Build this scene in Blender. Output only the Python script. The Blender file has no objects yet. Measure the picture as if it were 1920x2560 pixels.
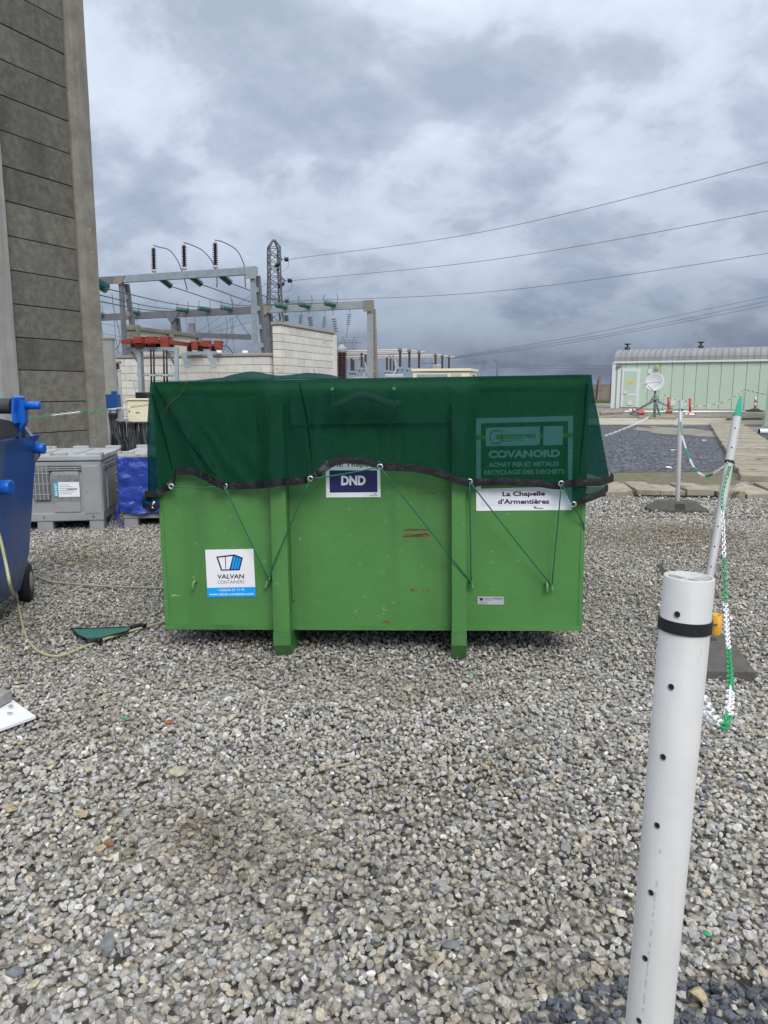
import bpy, bmesh, math, random
import numpy as np
from mathutils import Vector, Matrix, Euler, noise as mnoise
random.seed(7); rng = np.random.default_rng(11)
R = math.radians
SC = bpy.context.scene
COL = SC.collection
# ------------------------------------------------------------------ camera
F = 1849.0; PITCH = R(9.55); H = 1.5
cam = bpy.data.cameras.new('camera'); camo = bpy.data.objects.new('camera', cam); COL.objects.link(camo)
cam.sensor_fit = 'VERTICAL'; cam.sensor_height = 36; cam.lens = 36 * F / 2560
cam.clip_start = 0.05; cam.clip_end = 6000
camo.location = (0, 0, H); camo.rotation_euler = (R(90) - PITCH, 0, 0)
SC.camera = camo
# ------------------------------------------------------------------ world: overcast daylight
SUN_EL, SUN_AZ = R(44), R(163)          # azimuth clockwise from +Y: behind the camera, a little to the right
W = bpy.data.worlds.new('World'); SC.world = W; W.use_nodes = True
nt = W.node_tree; N = nt.nodes; L = nt.links; N.clear()
def nd(t, **k):
    n = N.new(t)
    for a, b in k.items(): setattr(n, a, b)
    return n
out = nd('ShaderNodeOutputWorld'); bg = nd('ShaderNodeBackground'); bg.inputs['Strength'].default_value = 0.10
sky = nd('ShaderNodeTexSky', sky_type='NISHITA'); sky.sun_disc = False
sky.sun_elevation = SUN_EL; sky.sun_rotation = SUN_AZ
tc = nd('ShaderNodeTexCoord'); sep = nd('ShaderNodeSeparateXYZ'); L.new(tc.outputs['Generated'], sep.inputs[0])
def math_(op, a, b=None, clamp=False):
    m = nd('ShaderNodeMath', operation=op); m.use_clamp = clamp
    for i, v in ((0, a), (1, b)):
        if v is None: continue
        if isinstance(v, (int, float)): m.inputs[i].default_value = v
        else: L.new(v, m.inputs[i])
    return m.outputs[0]
zc = math_('MAXIMUM', sep.outputs[2], 0.0)
den = math_('ADD', zc, 0.42)
cx = math_('DIVIDE', sep.outputs[0], den); cy = math_('DIVIDE', sep.outputs[1], den)
cmb = nd('ShaderNodeCombineXYZ'); L.new(cx, cmb.inputs[0]); L.new(cy, cmb.inputs[1])
cmb.inputs[2].default_value = 3.7
def wnoise(sc, det, ro, dist, off):
    mp = nd('ShaderNodeMapping'); L.new(cmb.outputs[0], mp.inputs[0]); mp.inputs['Location'].default_value = off
    n = nd('ShaderNodeTexNoise'); n.inputs['Scale'].default_value = sc; n.inputs['Detail'].default_value = det
    n.inputs['Roughness'].default_value = ro; n.inputs['Distortion'].default_value = dist
    L.new(mp.outputs[0], n.inputs['Vector']); return n.outputs['Fac']
n1 = wnoise(3.0, 9, 0.53, 0.25, (5.7, 1.9, 0)); n2 = wnoise(6.5, 9, 0.60, 0.35, (7.1, 3.0, 1))
nsum = math_('ADD', math_('MULTIPLY', n1, 0.68), math_('MULTIPLY', n2, 0.32))
cr = nd('ShaderNodeValToRGB'); L.new(nsum, cr.inputs[0])
E = cr.color_ramp.elements
E[0].position = 0.38; E[0].color = (0.62, 0.64, 0.68, 1)
E[1].position = 0.60; E[1].color = (1.17, 1.155, 1.135, 1)
e = E.new(0.46); e.color = (0.78, 0.79, 0.82, 1)
e = E.new(0.52); e.color = (1.02, 1.01, 1.01, 1)
# overcast luminance: dull slate near the horizon, brighter towards the zenith
lr = nd('ShaderNodeValToRGB'); L.new(zc, lr.inputs[0]); E = lr.color_ramp.elements
E[0].position = 0.0; E[0].color = (1.35, 1.75, 2.6, 1)
E[1].position = 1.0; E[1].color = (10.5, 11.0, 11.6, 1)
for p, c in ((0.035, (1.15, 1.45, 2.15, 1)), (0.09, (2.15, 2.55, 3.35, 1)), (0.17, (3.5, 3.98, 4.8, 1)), (0.30, (4.3, 4.85, 5.75, 1)), (0.42, (4.6, 5.2, 6.05, 1)), (0.6, (6.8, 7.4, 8.2, 1))):
    e = E.new(p); e.color = c
mul = nd('ShaderNodeMix', data_type='RGBA', blend_type='MULTIPLY'); mul.inputs[0].default_value = 1
L.new(lr.outputs[0], mul.inputs[6]); L.new(cr.outputs[0], mul.inputs[7])
mx = nd('ShaderNodeMix', data_type='RGBA'); mx.inputs[0].default_value = 0.93
L.new(sky.outputs[0], mx.inputs[6]); L.new(mul.outputs[2], mx.inputs[7])
L.new(mx.outputs[2], bg.inputs[0]); L.new(bg.outputs[0], out.inputs[0])
# ------------------------------------------------------------------ the veiled sun
sl = bpy.data.lights.new('sun', 'SUN'); sl.energy = 1.5; sl.angle = R(28); sl.color = (1.0, 0.96, 0.90)
so = bpy.data.objects.new('sun', sl); COL.objects.link(so)
sd = Vector((math.sin(SUN_AZ) * math.cos(SUN_EL), math.cos(SUN_AZ) * math.cos(SUN_EL), math.sin(SUN_EL)))
so.rotation_euler = sd.to_track_quat('Z', 'Y').to_euler()
vs = SC.view_settings; vs.view_transform = 'Standard'; vs.look = 'None'; vs.gamma = 1; vs.exposure = 0.62; vs.use_curve_mapping = False
SC.cycles.max_bounces = 6; SC.cycles.transparent_max_bounces = 12; SC.cycles.use_denoising = True
# ------------------------------------------------------------------ pixel (1920 x 2560 photo) -> direction, point
CM = Matrix.Rotation(R(90) - PITCH, 3, 'X'); C0 = Vector((0, 0, H))
def ray(px, py): return CM @ Vector(((px - 960) / F, (1280 - py) / F, -1.0))
def hh(y):
    t = min(1, max(0, (y - 31) / 11.0)); return 0.32 * t * t * (3 - 2 * t)
def atz(px, py, z): d = ray(px, py); return C0 + d * ((z - H) / d.z)
def aty(px, py, y): d = ray(px, py); return C0 + d * (y / d.y)
def gnd(px, py, lift=0.0):
    lo, hi = atz(px, py, .0), atz(px, py, .32)            # where the ray meets the gently rising ground
    for _ in range(40):
        p = (lo + hi) / 2
        if p.z > hh(p.y): hi = p
        else: lo = p
    p = (lo + hi) / 2; p.z += lift; return p
def onpl(px, py, o, n): d = ray(px, py); return C0 + d * ((o - C0).dot(n) / d.dot(n))
def to_px(p):
    q = CM.transposed() @ (Vector(p) - C0); return 960 + F * q.x / -q.z, 1280 - F * q.y / -q.z
def atdep(px, py, dep): return C0 + ray(px, py) * dep
# ------------------------------------------------------------------ objects
MW = {}
def put(o, label=None, cat=None, group=None, kind=None):
    if label: o['label'] = label
    if cat: o['category'] = cat
    if group: o['group'] = group
    if kind: o['kind'] = kind
    return o
def empty(name, loc, label, cat, group=None, rz=0, mat=None):
    o = bpy.data.objects.new(name, None); COL.objects.link(o); o.empty_display_size = 0.1
    m = mat if mat is not None else Matrix.Translation(Vector(loc)) @ Matrix.Rotation(rz, 4, 'Z')
    o.matrix_world = m; MW[o.name] = m.copy(); put(o, label, cat, group); return o
def mesh_obj(name, me, parent=None, mtx=None):
    o = bpy.data.objects.new(name, me); COL.objects.link(o)
    if parent is not None: o.parent = parent; MW[o.name] = MW[parent.name] if mtx is None else MW[parent.name] @ mtx
    else: MW[o.name] = mtx.copy() if mtx is not None else Matrix()
    if mtx is not None: o.matrix_local = mtx
    return o
class MB:
    def __init__(s): s.v = []; s.f = []; s.sm = []
    def add(s, vs, fs, smooth=False):
        b = len(s.v); s.v += [tuple(v) for v in vs]; s.f += [tuple(b + i for i in f) for f in fs]; s.sm += [smooth] * len(fs); return s
    def box(s, c, d, rot=None):
        c = Vector(c); vs = []
        for x in (-.5, .5):
            for y in (-.5, .5):
                for z in (-.5, .5):
                    q = Vector((x * d[0], y * d[1], z * d[2]))
                    if rot is not None: q = rot @ q
                    vs.append(c + q)
        return s.add(vs, [(0, 1, 3, 2), (4, 6, 7, 5), (0, 4, 5, 1), (2, 3, 7, 6), (0, 2, 6, 4), (1, 5, 7, 3)])
    def bbox(s, c, d, b=0.01, rot=None):      # box with bevelled edges
        bm = bmesh.new(); bmesh.ops.create_cube(bm, size=1)
        for v in bm.verts: v.co = Vector((v.co.x * d[0], v.co.y * d[1], v.co.z * d[2]))
        bmesh.ops.bevel(bm, geom=bm.edges[:], offset=b, segments=2, affect='EDGES', profile=.6)
        bm.verts.index_update(); c = Vector(c)
        vs = [c + (rot @ v.co if rot is not None else v.co) for v in bm.verts]; fs = [[v.index for v in f.verts] for f in bm.faces]; bm.free()
        return s.add(vs, fs)
    def bar(s, p, q, w, h=None, up=(0, 0, 1)):
        p, q = Vector(p), Vector(q); h = h or w; d = (q - p); l = d.length; d.normalize(); up = Vector(up)
        x = d.cross(up)
        if x.length < 1e-4: x = d.cross(Vector((1, 0, 0)))
        x.normalize(); y = x.cross(d)
        return s.box((p + q) / 2, (w, l, h), Matrix((x, d, y)).transposed())
    def tube(s, pts, r, n=8, caps=True, closed=False):
        pts = [Vector(p) for p in pts]; k = len(pts); rr = r if isinstance(r, (list, tuple)) else [r] * k
        vs = []; prev = None
        for i, p in enumerate(pts):
            a = pts[(i - 1) % k] if (closed or i > 0) else p; b = pts[(i + 1) % k] if (closed or i < k - 1) else p
            t = (b - a).normalized()
            if prev is None: x = t.orthogonal().normalized()
            else:
                x = prev - t * prev.dot(t)
                x = x.normalized() if x.length > 1e-6 else t.orthogonal().normalized()
            prev = x; y = t.cross(x)
            for j in range(n):
                an = 2 * math.pi * j / n; vs.append(p + (x * math.cos(an) + y * math.sin(an)) * rr[i])
        fs = []
        for i in range(k if closed else k - 1):
            for j in range(n):
                a = i * n + j; b = i * n + (j + 1) % n; c = ((i + 1) % k) * n
                fs.append((a, b, c + (j + 1) % n, c + j))
        s.add(vs, fs, True)
        if caps and not closed:
            b0 = len(s.v) - k * n
            s.f.append(tuple(b0 + j for j in reversed(range(n)))); s.sm.append(False)
            s.f.append(tuple(b0 + (k - 1) * n + j for j in range(n))); s.sm.append(False)
        return s
    def lathe(s, prof, base=(0, 0, 0), ax=(0, 0, 1), n=16, smooth=True):   # prof: (r, h)
        base = Vector(base); ax = Vector(ax).normalized(); x = ax.orthogonal().normalized(); y = ax.cross(x); vs = []; fs = []
        for r, h in prof:
            for j in range(n):
                an = 2 * math.pi * j / n; vs.append(base + ax * h + (x * math.cos(an) + y * math.sin(an)) * max(r, 1e-4))
        for i in range(len(prof) - 1):
            for j in range(n):
                fs.append((i * n + j, i * n + (j + 1) % n, (i + 1) * n + (j + 1) % n, (i + 1) * n + j))
        s.add(vs, fs, smooth)
        b0 = len(s.v) - len(prof) * n
        s.f.append(tuple(b0 + j for j in reversed(range(n)))); s.sm.append(False)
        s.f.append(tuple(b0 + (len(prof) - 1) * n + j for j in range(n))); s.sm.append(False)
        return s
    def prism(s, poly, d):                     # polygon (3d points) extruded by vector d
        n = len(poly); d = Vector(d); vs = [Vector(p) for p in poly] + [Vector(p) + d for p in poly]
        return s.add(vs, [tuple(reversed(range(n))), tuple(range(n, 2 * n))] + [(i, (i + 1) % n, n + (i + 1) % n, n + i) for i in range(n)])
    def grid(s, pts, smooth=True):             # pts[row][col]
        m = len(pts[0]); fs = []
        for i in range(len(pts) - 1):
            for j in range(m - 1): fs.append((i * m + j, i * m + j + 1, (i + 1) * m + j + 1, (i + 1) * m + j))
        return s.add([p for r in pts for p in r], fs, smooth)
    def mesh(s, name, mat, inv=None, fix=True):
        me = bpy.data.meshes.new(name); vs = s.v if inv is None else [tuple(inv @ Vector(v)) for v in s.v]
        me.from_pydata(vs, [], s.f); me.polygons.foreach_set('use_smooth', s.sm)
        if fix:
            bm = bmesh.new(); bm.from_mesh(me); bmesh.ops.recalc_face_normals(bm, faces=bm.faces[:]); bm.to_mesh(me); bm.free()
        for m in (mat if isinstance(mat, (list, tuple)) else [mat]): me.materials.append(m)
        me.update(); return me
    def build(s, name, mat, parent=None, world=True, fix=True):
        # world=True: vertices given in world space; otherwise already in the parent's space
        inv = MW[parent.name].inverted() if (parent is not None and world) else None
        return mesh_obj(name, s.mesh(name, mat, inv, fix), parent)
    def thing(s, name, mat, label, cat, group=None, kind=None, org=None, fix=True):   # a thing that is one mesh, its origin at its base
        P = np.array(s.v); o_ = Vector(org) if org is not None else Vector((float(P[:, 0].mean()), float(P[:, 1].mean()), float(P[:, 2].min())))
        m = Matrix.Translation(o_); o = mesh_obj(name, s.mesh(name, mat, m.inverted(), fix), None, m); return put(o, label, cat, group, kind)
# ------------------------------------------------------------------ materials
MATS = {}
def M(name, c, c2=None, sc=4.0, ro=0.6, me=0.0, bump=0.0, bsc=60.0, rnd=0.0, streak=None, spots=(), det=5, spec=0.5, pos=False, warp=0.0):
    m = bpy.data.materials.new(name); m.use_nodes = True; t = m.node_tree; n_ = t.nodes; l_ = t.links
    b = n_['Principled BSDF']; b.inputs['Roughness'].default_value = ro; b.inputs['Metallic'].default_value = me
    b.inputs['Specular IOR Level'].default_value = spec
    def nn(ty, **k):
        q = n_.new(ty)
        for a, v in k.items(): setattr(q, a, v)
        return q
    oi = nn('ShaderNodeObjectInfo')
    if pos: vec = nn('ShaderNodeNewGeometry').outputs['Position']
    else:
        tcn = nn('ShaderNodeTexCoord'); ad = nn('ShaderNodeVectorMath', operation='MULTIPLY_ADD')
        cb = nn('ShaderNodeCombineXYZ')
        for i in range(3): l_.new(oi.outputs['Random'], cb.inputs[i])
        l_.new(cb.outputs[0], ad.inputs[0]); ad.inputs[1].default_value = (37, 53, 71); l_.new(tcn.outputs['Object'], ad.inputs[2]); vec = ad.outputs[0]
    def noise(scale, d=det, r=.6, stretch=None):
        q = nn('ShaderNodeTexNoise'); q.inputs['Scale'].default_value = scale; q.inputs['Detail'].default_value = d; q.inputs['Roughness'].default_value = r
        v = vec
        if stretch:
            mp = nn('ShaderNodeMapping'); mp.inputs['Scale'].default_value = stretch; l_.new(vec, mp.inputs[0]); v = mp.outputs[0]
        l_.new(v, q.inputs['Vector']); return q.outputs['Fac']
    def ramp(fac, a, bq):
        q = nn('ShaderNodeMapRange'); l_.new(fac, q.inputs[0]); q.inputs[1].default_value = a; q.inputs[2].default_value = bq; return q.outputs[0]
    def mix(fac, A, B, mode='MIX'):
        q = nn('ShaderNodeMix', data_type='RGBA', blend_type=mode)
        if isinstance(fac, float): q.inputs[0].default_value = fac
        else: l_.new(fac, q.inputs[0])
        for i, v in ((6, A), (7, B)):
            if isinstance(v, tuple): q.inputs[i].default_value = (*v, 1)
            else: l_.new(v, q.inputs[i])
        return q.outputs[2]
    col = c
    if c2 is not None: col = mix(ramp(noise(sc), .34, .66), c, c2)
    if streak: col = mix(ramp(noise(streak[1], 4, .6, streak[2] if len(streak) > 2 else (1, 1, .08)), .5, .75), col, streak[0])
    for sp in spots: col = mix(ramp(noise(sp[1], 3, .6, sp[3] if len(sp) > 3 else None), sp[2], sp[2] + .035), col, sp[0])
    if rnd:
        hs = nn('ShaderNodeHueSaturation')
        if isinstance(col, tuple): hs.inputs['Color'].default_value = (*col, 1)
        else: l_.new(col, hs.inputs['Color'])
        l_.new(ramp(oi.outputs['Random'], 0, 1), hs.inputs['Value'])
        q = hs.inputs['Value'].links[0].from_node; q.inputs[3].default_value = 1 - rnd; q.inputs[4].default_value = 1 + rnd; col = hs.outputs[0]
    if isinstance(col, tuple): b.inputs['Base Color'].default_value = (*col, 1)
    else: l_.new(col, b.inputs['Base Color'])
    if bump:
        bn = nn('ShaderNodeBump'); bn.inputs['Strength'].default_value = 1; bn.inputs['Distance'].default_value = bump
        l_.new(noise(bsc, 4), bn.inputs['Height']); l_.new(bn.outputs[0], b.inputs['Normal'])
    MATS[name] = m; return m
def smooth_pts(pts, k=8):          # Catmull-Rom
    P = [Vector(p) for p in pts]; P = [P[0] * 2 - P[1]] + P + [P[-1] * 2 - P[-2]]; o = []
    for i in range(1, len(P) - 2):
        a, b, c, d = P[i - 1:i + 3]
        for j in range(k):
            t = j / k; o.append(.5 * ((2 * b) + (c - a) * t + (2 * a - 5 * b + 4 * c - d) * t * t + (3 * b - a - 3 * c + d) * t ** 3))
    o.append(P[-2].copy()); return o
def text_mesh(s, bold=0.0):
    cu = bpy.data.curves.new('lettering', 'FONT'); cu.body = s; cu.size = 1; cu.offset = bold; cu.resolution_u = 3
    ob = bpy.data.objects.new('lettering', cu); COL.objects.link(ob); bpy.context.view_layer.update()
    me = bpy.data.meshes.new_from_object(ob.evaluated_get(bpy.context.evaluated_depsgraph_get())); bpy.data.objects.remove(ob); bpy.data.curves.remove(cu)
    return me
def text_on(s, tl, tr, bl, mat, parent, name='lettering', bold=0.0):   # tl,tr,bl in the parent's space; the text's bounding box fills the parallelogram
    me = text_mesh(s, bold); n = len(me.vertices); A = np.zeros(n * 3); me.vertices.foreach_get('co', A); A = A.reshape(-1, 3)
    a0, a1 = A.min(0), A.max(0); tl, tr, bl = (np.array(q) for q in (tl, tr, bl))
    u = (A[:, :1] - a0[0]) / (a1[0] - a0[0]); v = (a1[1] - A[:, 1:2]) / (a1[1] - a0[1])
    B = tl + (tr - tl) * u + (bl - tl) * v; me.vertices.foreach_set('co', B.ravel()); me.materials.clear(); me.materials.append(mat); me.update(); me.name = name
    return mesh_obj(name, me, parent)
def np_mesh(name, V_, F_, mat, col=None, smooth=False):
    # V_: (n,3), F_: (m,3) triangles
    me = bpy.data.meshes.new(name); me.vertices.add(len(V_)); me.vertices.foreach_set('co', np.ascontiguousarray(V_, dtype=np.float32).ravel())
    m = len(F_); me.loops.add(m * 3); me.loops.foreach_set('vertex_index', np.ascontiguousarray(F_, dtype=np.int32).ravel())
    me.polygons.add(m); me.polygons.foreach_set('loop_start', np.arange(0, m * 3, 3, dtype=np.int32))
    me.polygons.foreach_set('use_smooth', np.full(m, smooth))
    if col is not None:
        at = me.color_attributes.new('tint', 'FLOAT_COLOR', 'POINT'); at.data.foreach_set('color', np.ascontiguousarray(col, dtype=np.float32).ravel())
    me.materials.append(mat); me.update(calc_edges=True); return me
# ================================================================== ground
def gravel_mat(name, cols, sc, bump, patch=None, dark=(.05, .045, .04)):
    m = bpy.data.materials.new(name); m.use_nodes = True; t = m.node_tree; n_ = t.nodes; l_ = t.links
    b = n_['Principled BSDF']; b.inputs['Roughness'].default_value = .85; b.inputs['Specular IOR Level'].default_value = .3
    g = n_.new('ShaderNodeNewGeometry')
    def vor(s):
        v = n_.new('ShaderNodeTexVoronoi'); v.inputs['Scale'].default_value = s; v.inputs['Randomness'].default_value = 1
        l_.new(g.outputs['Position'], v.inputs['Vector']); return v
    v1 = vor(sc)
    sx = n_.new('ShaderNodeSeparateColor'); l_.new(v1.outputs['Color'], sx.inputs[0])
    cr = n_.new('ShaderNodeValToRGB'); cr.color_ramp.interpolation = 'CONSTANT'; l_.new(sx.outputs[0], cr.inputs[0])
    E = cr.color_ramp.elements
    for i, c in enumerate(cols):
        p = i / len(cols)
        if i == 0: E[0].position = 0; E[0].color = (*c, 1)
        elif i == 1: E[1].position = p; E[1].color = (*c, 1)
        else: e = E.new(p); e.color = (*c, 1)
    nz = n_.new('ShaderNodeTexNoise'); nz.inputs['Scale'].default_value = .55; nz.inputs['Detail'].default_value = 6; l_.new(g.outputs['Position'], nz.inputs['Vector'])
    mr = n_.new('ShaderNodeMapRange'); mr.inputs[1].default_value = .5; mr.inputs[2].default_value = .72; l_.new(nz.outputs['Fac'], mr.inputs[0])
    mx = n_.new('ShaderNodeMix'); mx.data_type = 'RGBA'; l_.new(mr.outputs[0], mx.inputs[0]); l_.new(cr.outputs[0], mx.inputs[6]); mx.inputs[7].default_value = (*(patch or cols[0]), 1)
    # joints between stones
    mr2 = n_.new('ShaderNodeMapRange'); mr2.inputs[1].default_value = .55 / sc * sc * .9; mr2.inputs[2].default_value = .72; l_.new(v1.outputs['Distance'], mr2.inputs[0])
    mx2 = n_.new('ShaderNodeMix'); mx2.data_type = 'RGBA'; l_.new(mr2.outputs[0], mx2.inputs[0]); l_.new(mx.outputs[2], mx2.inputs[6]); mx2.inputs[7].default_value = (*dark, 1)
    l_.new(mx2.outputs[2], b.inputs['Base Color'])
    bn = n_.new('ShaderNodeBump'); bn.inputs['Distance'].default_value = bump; bn.invert = True; l_.new(v1.outputs['Distance'], bn.inputs['Height']); l_.new(bn.outputs[0], b.inputs['Normal'])
    return m
GREYS = [(.21, .20, .18), (.33, .31, .28), (.27, .26, .24), (.40, .38, .34), (.35, .31, .25), (.16, .155, .145), (.46, .44, .40), (.28, .28, .28), (.25, .225, .18)]
m_yard = gravel_mat('yard_gravel', GREYS, 34, .012, (.17, .15, .12))
m_blue = gravel_mat('slate_ballast', [(.07, .077, .094), (.10, .11, .13), (.085, .095, .11), (.15, .16, .18), (.055, .06, .075), (.22, .23, .245)], 16, .02, (.09, .095, .11), (.03, .03, .035))
m_field = M('rough_ground', (.10, .11, .05), (.17, .15, .10), sc=.3, ro=.95, pos=True, bump=.03, bsc=8)
def sheet(name, mat, poly, lift, nx=1, ny=1):        # quad of ground points, following the gentle rise
    a, b, c, d = [Vector(p) for p in poly]; rows = []
    for i in range(ny + 1):
        t = i / ny; l = a.lerp(d, t); r = b.lerp(c, t); row = []
        for j in range(nx + 1):
            p = l.lerp(r, j / nx); row.append((p.x, p.y, hh(p.y) + lift))
        rows.append(row)
    o = MB().grid(rows).build(name, mat); o['kind'] = 'structure'; return o
ys = [-30, 0, 12, 31] + list(np.linspace(32, 42, 11)) + [60, 120, 400, 1200, 4000]
rows = [[(x, y, hh(y)) for x in (-4000, -400, -60, -12, 0, 12, 60, 400, 4000)] for y in ys]
g = MB().grid(rows).build('ground', m_yard); g['kind'] = 'structure'
sheet('field', m_field, [(-4000, 66, 0), (4000, 66, 0), (4000, 3990, 0), (-4000, 3990, 0)], .006)
# ------------------------------------------------------------------ yard gravel: real stones out to where they blend
m_stone = bpy.data.materials.new('gravel_stone'); m_stone.use_nodes = True
t = m_stone.node_tree; b = t.nodes['Principled BSDF']; b.inputs['Roughness'].default_value = .8; b.inputs['Specular IOR Level'].default_value = .35
at = t.nodes.new('ShaderNodeAttribute'); at.attribute_name = 'tint'
gp = t.nodes.new('ShaderNodeNewGeometry'); nz = t.nodes.new('ShaderNodeTexNoise'); nz.inputs['Scale'].default_value = 110; nz.inputs['Detail'].default_value = 5
t.links.new(gp.outputs['Position'], nz.inputs['Vector'])
mr = t.nodes.new('ShaderNodeMapRange'); mr.inputs[1].default_value = .3; mr.inputs[2].default_value = .7; mr.inputs[3].default_value = .72; mr.inputs[4].default_value = 1.22; t.links.new(nz.outputs['Fac'], mr.inputs[0])
mm = t.nodes.new('ShaderNodeMix'); mm.data_type = 'RGBA'; mm.blend_type = 'MULTIPLY'; mm.inputs[0].default_value = 1
t.links.new(at.outputs['Color'], mm.inputs[6]); t.links.new(mr.outputs[0], mm.inputs[7]); t.links.new(mm.outputs[2], b.inputs['Base Color'])
bn = t.nodes.new('ShaderNodeBump'); bn.inputs['Distance'].default_value = .0035; t.links.new(nz.outputs['Fac'], bn.inputs['Height']); t.links.new(bn.outputs[0], b.inputs['Normal'])
def rock(npts, seed, round_=0):
    r = np.random.default_rng(seed); P = r.normal(size=(npts, 3)); P /= np.linalg.norm(P, axis=1)[:, None]
    P *= (r.uniform(.78, 1.0, size=(npts, 1))); ax = np.array([1, r.uniform(.62, .95), r.uniform(.48, .75)])
    bm = bmesh.new(); vs = [bm.verts.new(p) for p in P * ax]
    bmesh.ops.convex_hull(bm, input=vs)
    for v in [v for v in bm.verts if not v.link_faces]: bm.verts.remove(v)
    bmesh.ops.triangulate(bm, faces=bm.faces[:]); bm.verts.index_update()
    A = np.array([v.co[:] for v in bm.verts]); Fc = np.array([[v.index for v in f.verts] for f in bm.faces]); bm.free()
    return A * .5, Fc
def scatter(pts, size, tint, rocks):
    n = len(pts); Vv = []; Ff = []; Cc = []; base = 0; kind = rng.integers(0, len(rocks), n)
    yaw = rng.uniform(0, 2 * math.pi, n); tx = rng.normal(0, .45, n); ty = rng.normal(0, .45, n)
    for k, (A, Fc) in enumerate(rocks):
        i = np.where(kind == k)[0]
        if not len(i): continue
        cz, sz = np.cos(yaw[i]), np.sin(yaw[i]); cx, sx = np.cos(tx[i]), np.sin(tx[i]); cy, sy = np.cos(ty[i]), np.sin(ty[i])
        o = np.zeros_like(cz); e1 = np.ones_like(cz)
        Rz = np.array([[cz, -sz, o], [sz, cz, o], [o, o, e1]]).transpose(2, 0, 1); Rx = np.array([[e1, o, o], [o, cx, -sx], [o, sx, cx]]).transpose(2, 0, 1)
        Ry = np.array([[cy, o, sy], [o, e1, o], [-sy, o, cy]]).transpose(2, 0, 1)
        RR = Rz @ Ry @ Rx; st = rng.uniform(.85, 1.15, (len(i), 1, 3))
        P = np.einsum('nij,nkj->nki', RR, A[None] * st) * size[i][:, None, None] + pts[i][:, None, :]
        Vv.append(P.reshape(-1, 3)); Ff.append((Fc[None] + (np.arange(len(i)) * len(A))[:, None, None] + base).reshape(-1, 3)); base += len(i) * len(A)
        Cc.append(np.repeat(tint[i], len(A), axis=0))
    return np.concatenate(Vv), np.concatenate(Ff), np.concatenate(Cc)
def fbm2(x, y, s, seed=0):
    o = np.empty(len(x))
    for i in range(len(x)): o[i] = mnoise.fractal((x[i] * s + seed, y[i] * s - seed, seed * .37), 1, 2, 4)
    return o
PAL = np.array([(.29, .272, .238), (.39, .37, .33), (.50, .475, .43), (.20, .19, .17), (.43, .375, .28), (.30, .305, .30), (.35, .32, .26), (.64, .61, .57), (.10, .105, .12), (.26, .235, .185)])
PW = np.array([.27, .27, .10, .06, .06, .10, .09, .012, .012, .06]); PW /= PW.sum()
def gravel_field(y0, y1, sp, dmean, rocks, xm=1.0):
    ny = int((y1 - y0) / (sp * .866)); P = []
    for r in range(ny):
        y = y0 + r * sp * .866; hw = y * .62 * xm + .75
        x = np.arange(-hw, hw, sp) + (sp / 2 if r % 2 else 0); P.append(np.stack([x, np.full_like(x, y)], 1))
    P = np.concatenate(P); P += rng.normal(0, sp * .24, P.shape)
    hid = (P[:, 1] > 4.9) & (np.abs((P[:, 0] + .07) / P[:, 1]) < .225)     # under and behind the skip container
    P = P[~hid]; n = len(P)
    # coarse noise on a lattice, sampled bilinearly
    gx, gy = np.meshgrid(np.linspace(-7, 7, 120), np.linspace(0, 12, 104)); 
    def lat(s, seed):
        G = fbm2(gx.ravel(), gy.ravel(), s, seed).reshape(gx.shape)
        fx = np.clip((P[:, 0] + 7) / 14 * 119, 0, 118.9); fy = np.clip(P[:, 1] / 12 * 103, 0, 102.9); i = fx.astype(int); j = fy.astype(int); u = fx - i; v = fy - j
        return (G[j, i] * (1 - u) + G[j, i + 1] * u) * (1 - v) + (G[j + 1, i] * (1 - u) + G[j + 1, i + 1] * u) * v
    und = lat(1.6, 3.1); pat = lat(.9, 8.2)
    size = np.clip(rng.lognormal(math.log(dmean), .26, n), dmean * .55, dmean * 1.9)
    z = .30 * dmean + und * .012 + rng.normal(0, .27 * dmean, n) + .10 * size
    tint = PAL[rng.choice(len(PAL), n, p=PW)] * rng.uniform(.88, 1.22, (n, 1)) * np.array([1.02, 1.03, 1.06])
    wet = np.clip(np.clip((pat - .10) * 2.4, 0, 1) * .22 + sum(w_ * np.exp(-((P[:, 0] - gnd(x_, y_).x) / rx_) ** 2 - ((P[:, 1] - gnd(x_, y_).y) / ry_) ** 2) for x_, y_, rx_, ry_, w_ in ((570, 2080, .34, .24, .85), (700, 2200, .30, .14, .6), (600, 1690, .6, .2, .55), (1290, 1860, .14, .12, .45), (930, 1740, .45, .14, .5), (1000, 2290, .4, .08, .25), (1570, 2450, .25, .06, .4), (300, 1560, .5, .3, .3), (230, 1400, .5, .4, .35))) * (.75 + .9 * pat), 0, .8)[:, None]                          # damp, silty patches
    tint = tint * (1 - wet) + tint * np.array([.50, .44, .34]) * wet
    soil = np.clip(1 - np.hypot((P[:, 0] - 3.0) / 1.3, (P[:, 1] - 7.2) / 1.5) + pat * .9, 0, 1)[:, None] * .42   # brown silt by the fence post
    tint = tint * (1 - soil) + np.array([.19, .145, .095]) * soil
    dk = ((P[:, 0] - .72) ** 2 / .16 + (P[:, 1] - 1.52) ** 2 / .02 < 1) & (rng.uniform(size=n) < .8)
    tint[dk] = np.array([.075, .082, .10]) * rng.uniform(.7, 1.6, (dk.sum(), 1))
    return np.column_stack([P, z]), size, np.column_stack([tint, np.ones(n)])
rk_hi = [rock(18, 100 + i) for i in range(16)]; rk_lo = [rock(9, 300 + i) for i in range(14)]
g1 = gravel_field(.95, 3.6, .0205, .0262, rk_hi); g2 = gravel_field(3.6, 8.4, .0215, .0272, rk_lo); g3 = gravel_field(8.4, 10.85, .034, .042, rk_lo)
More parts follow.
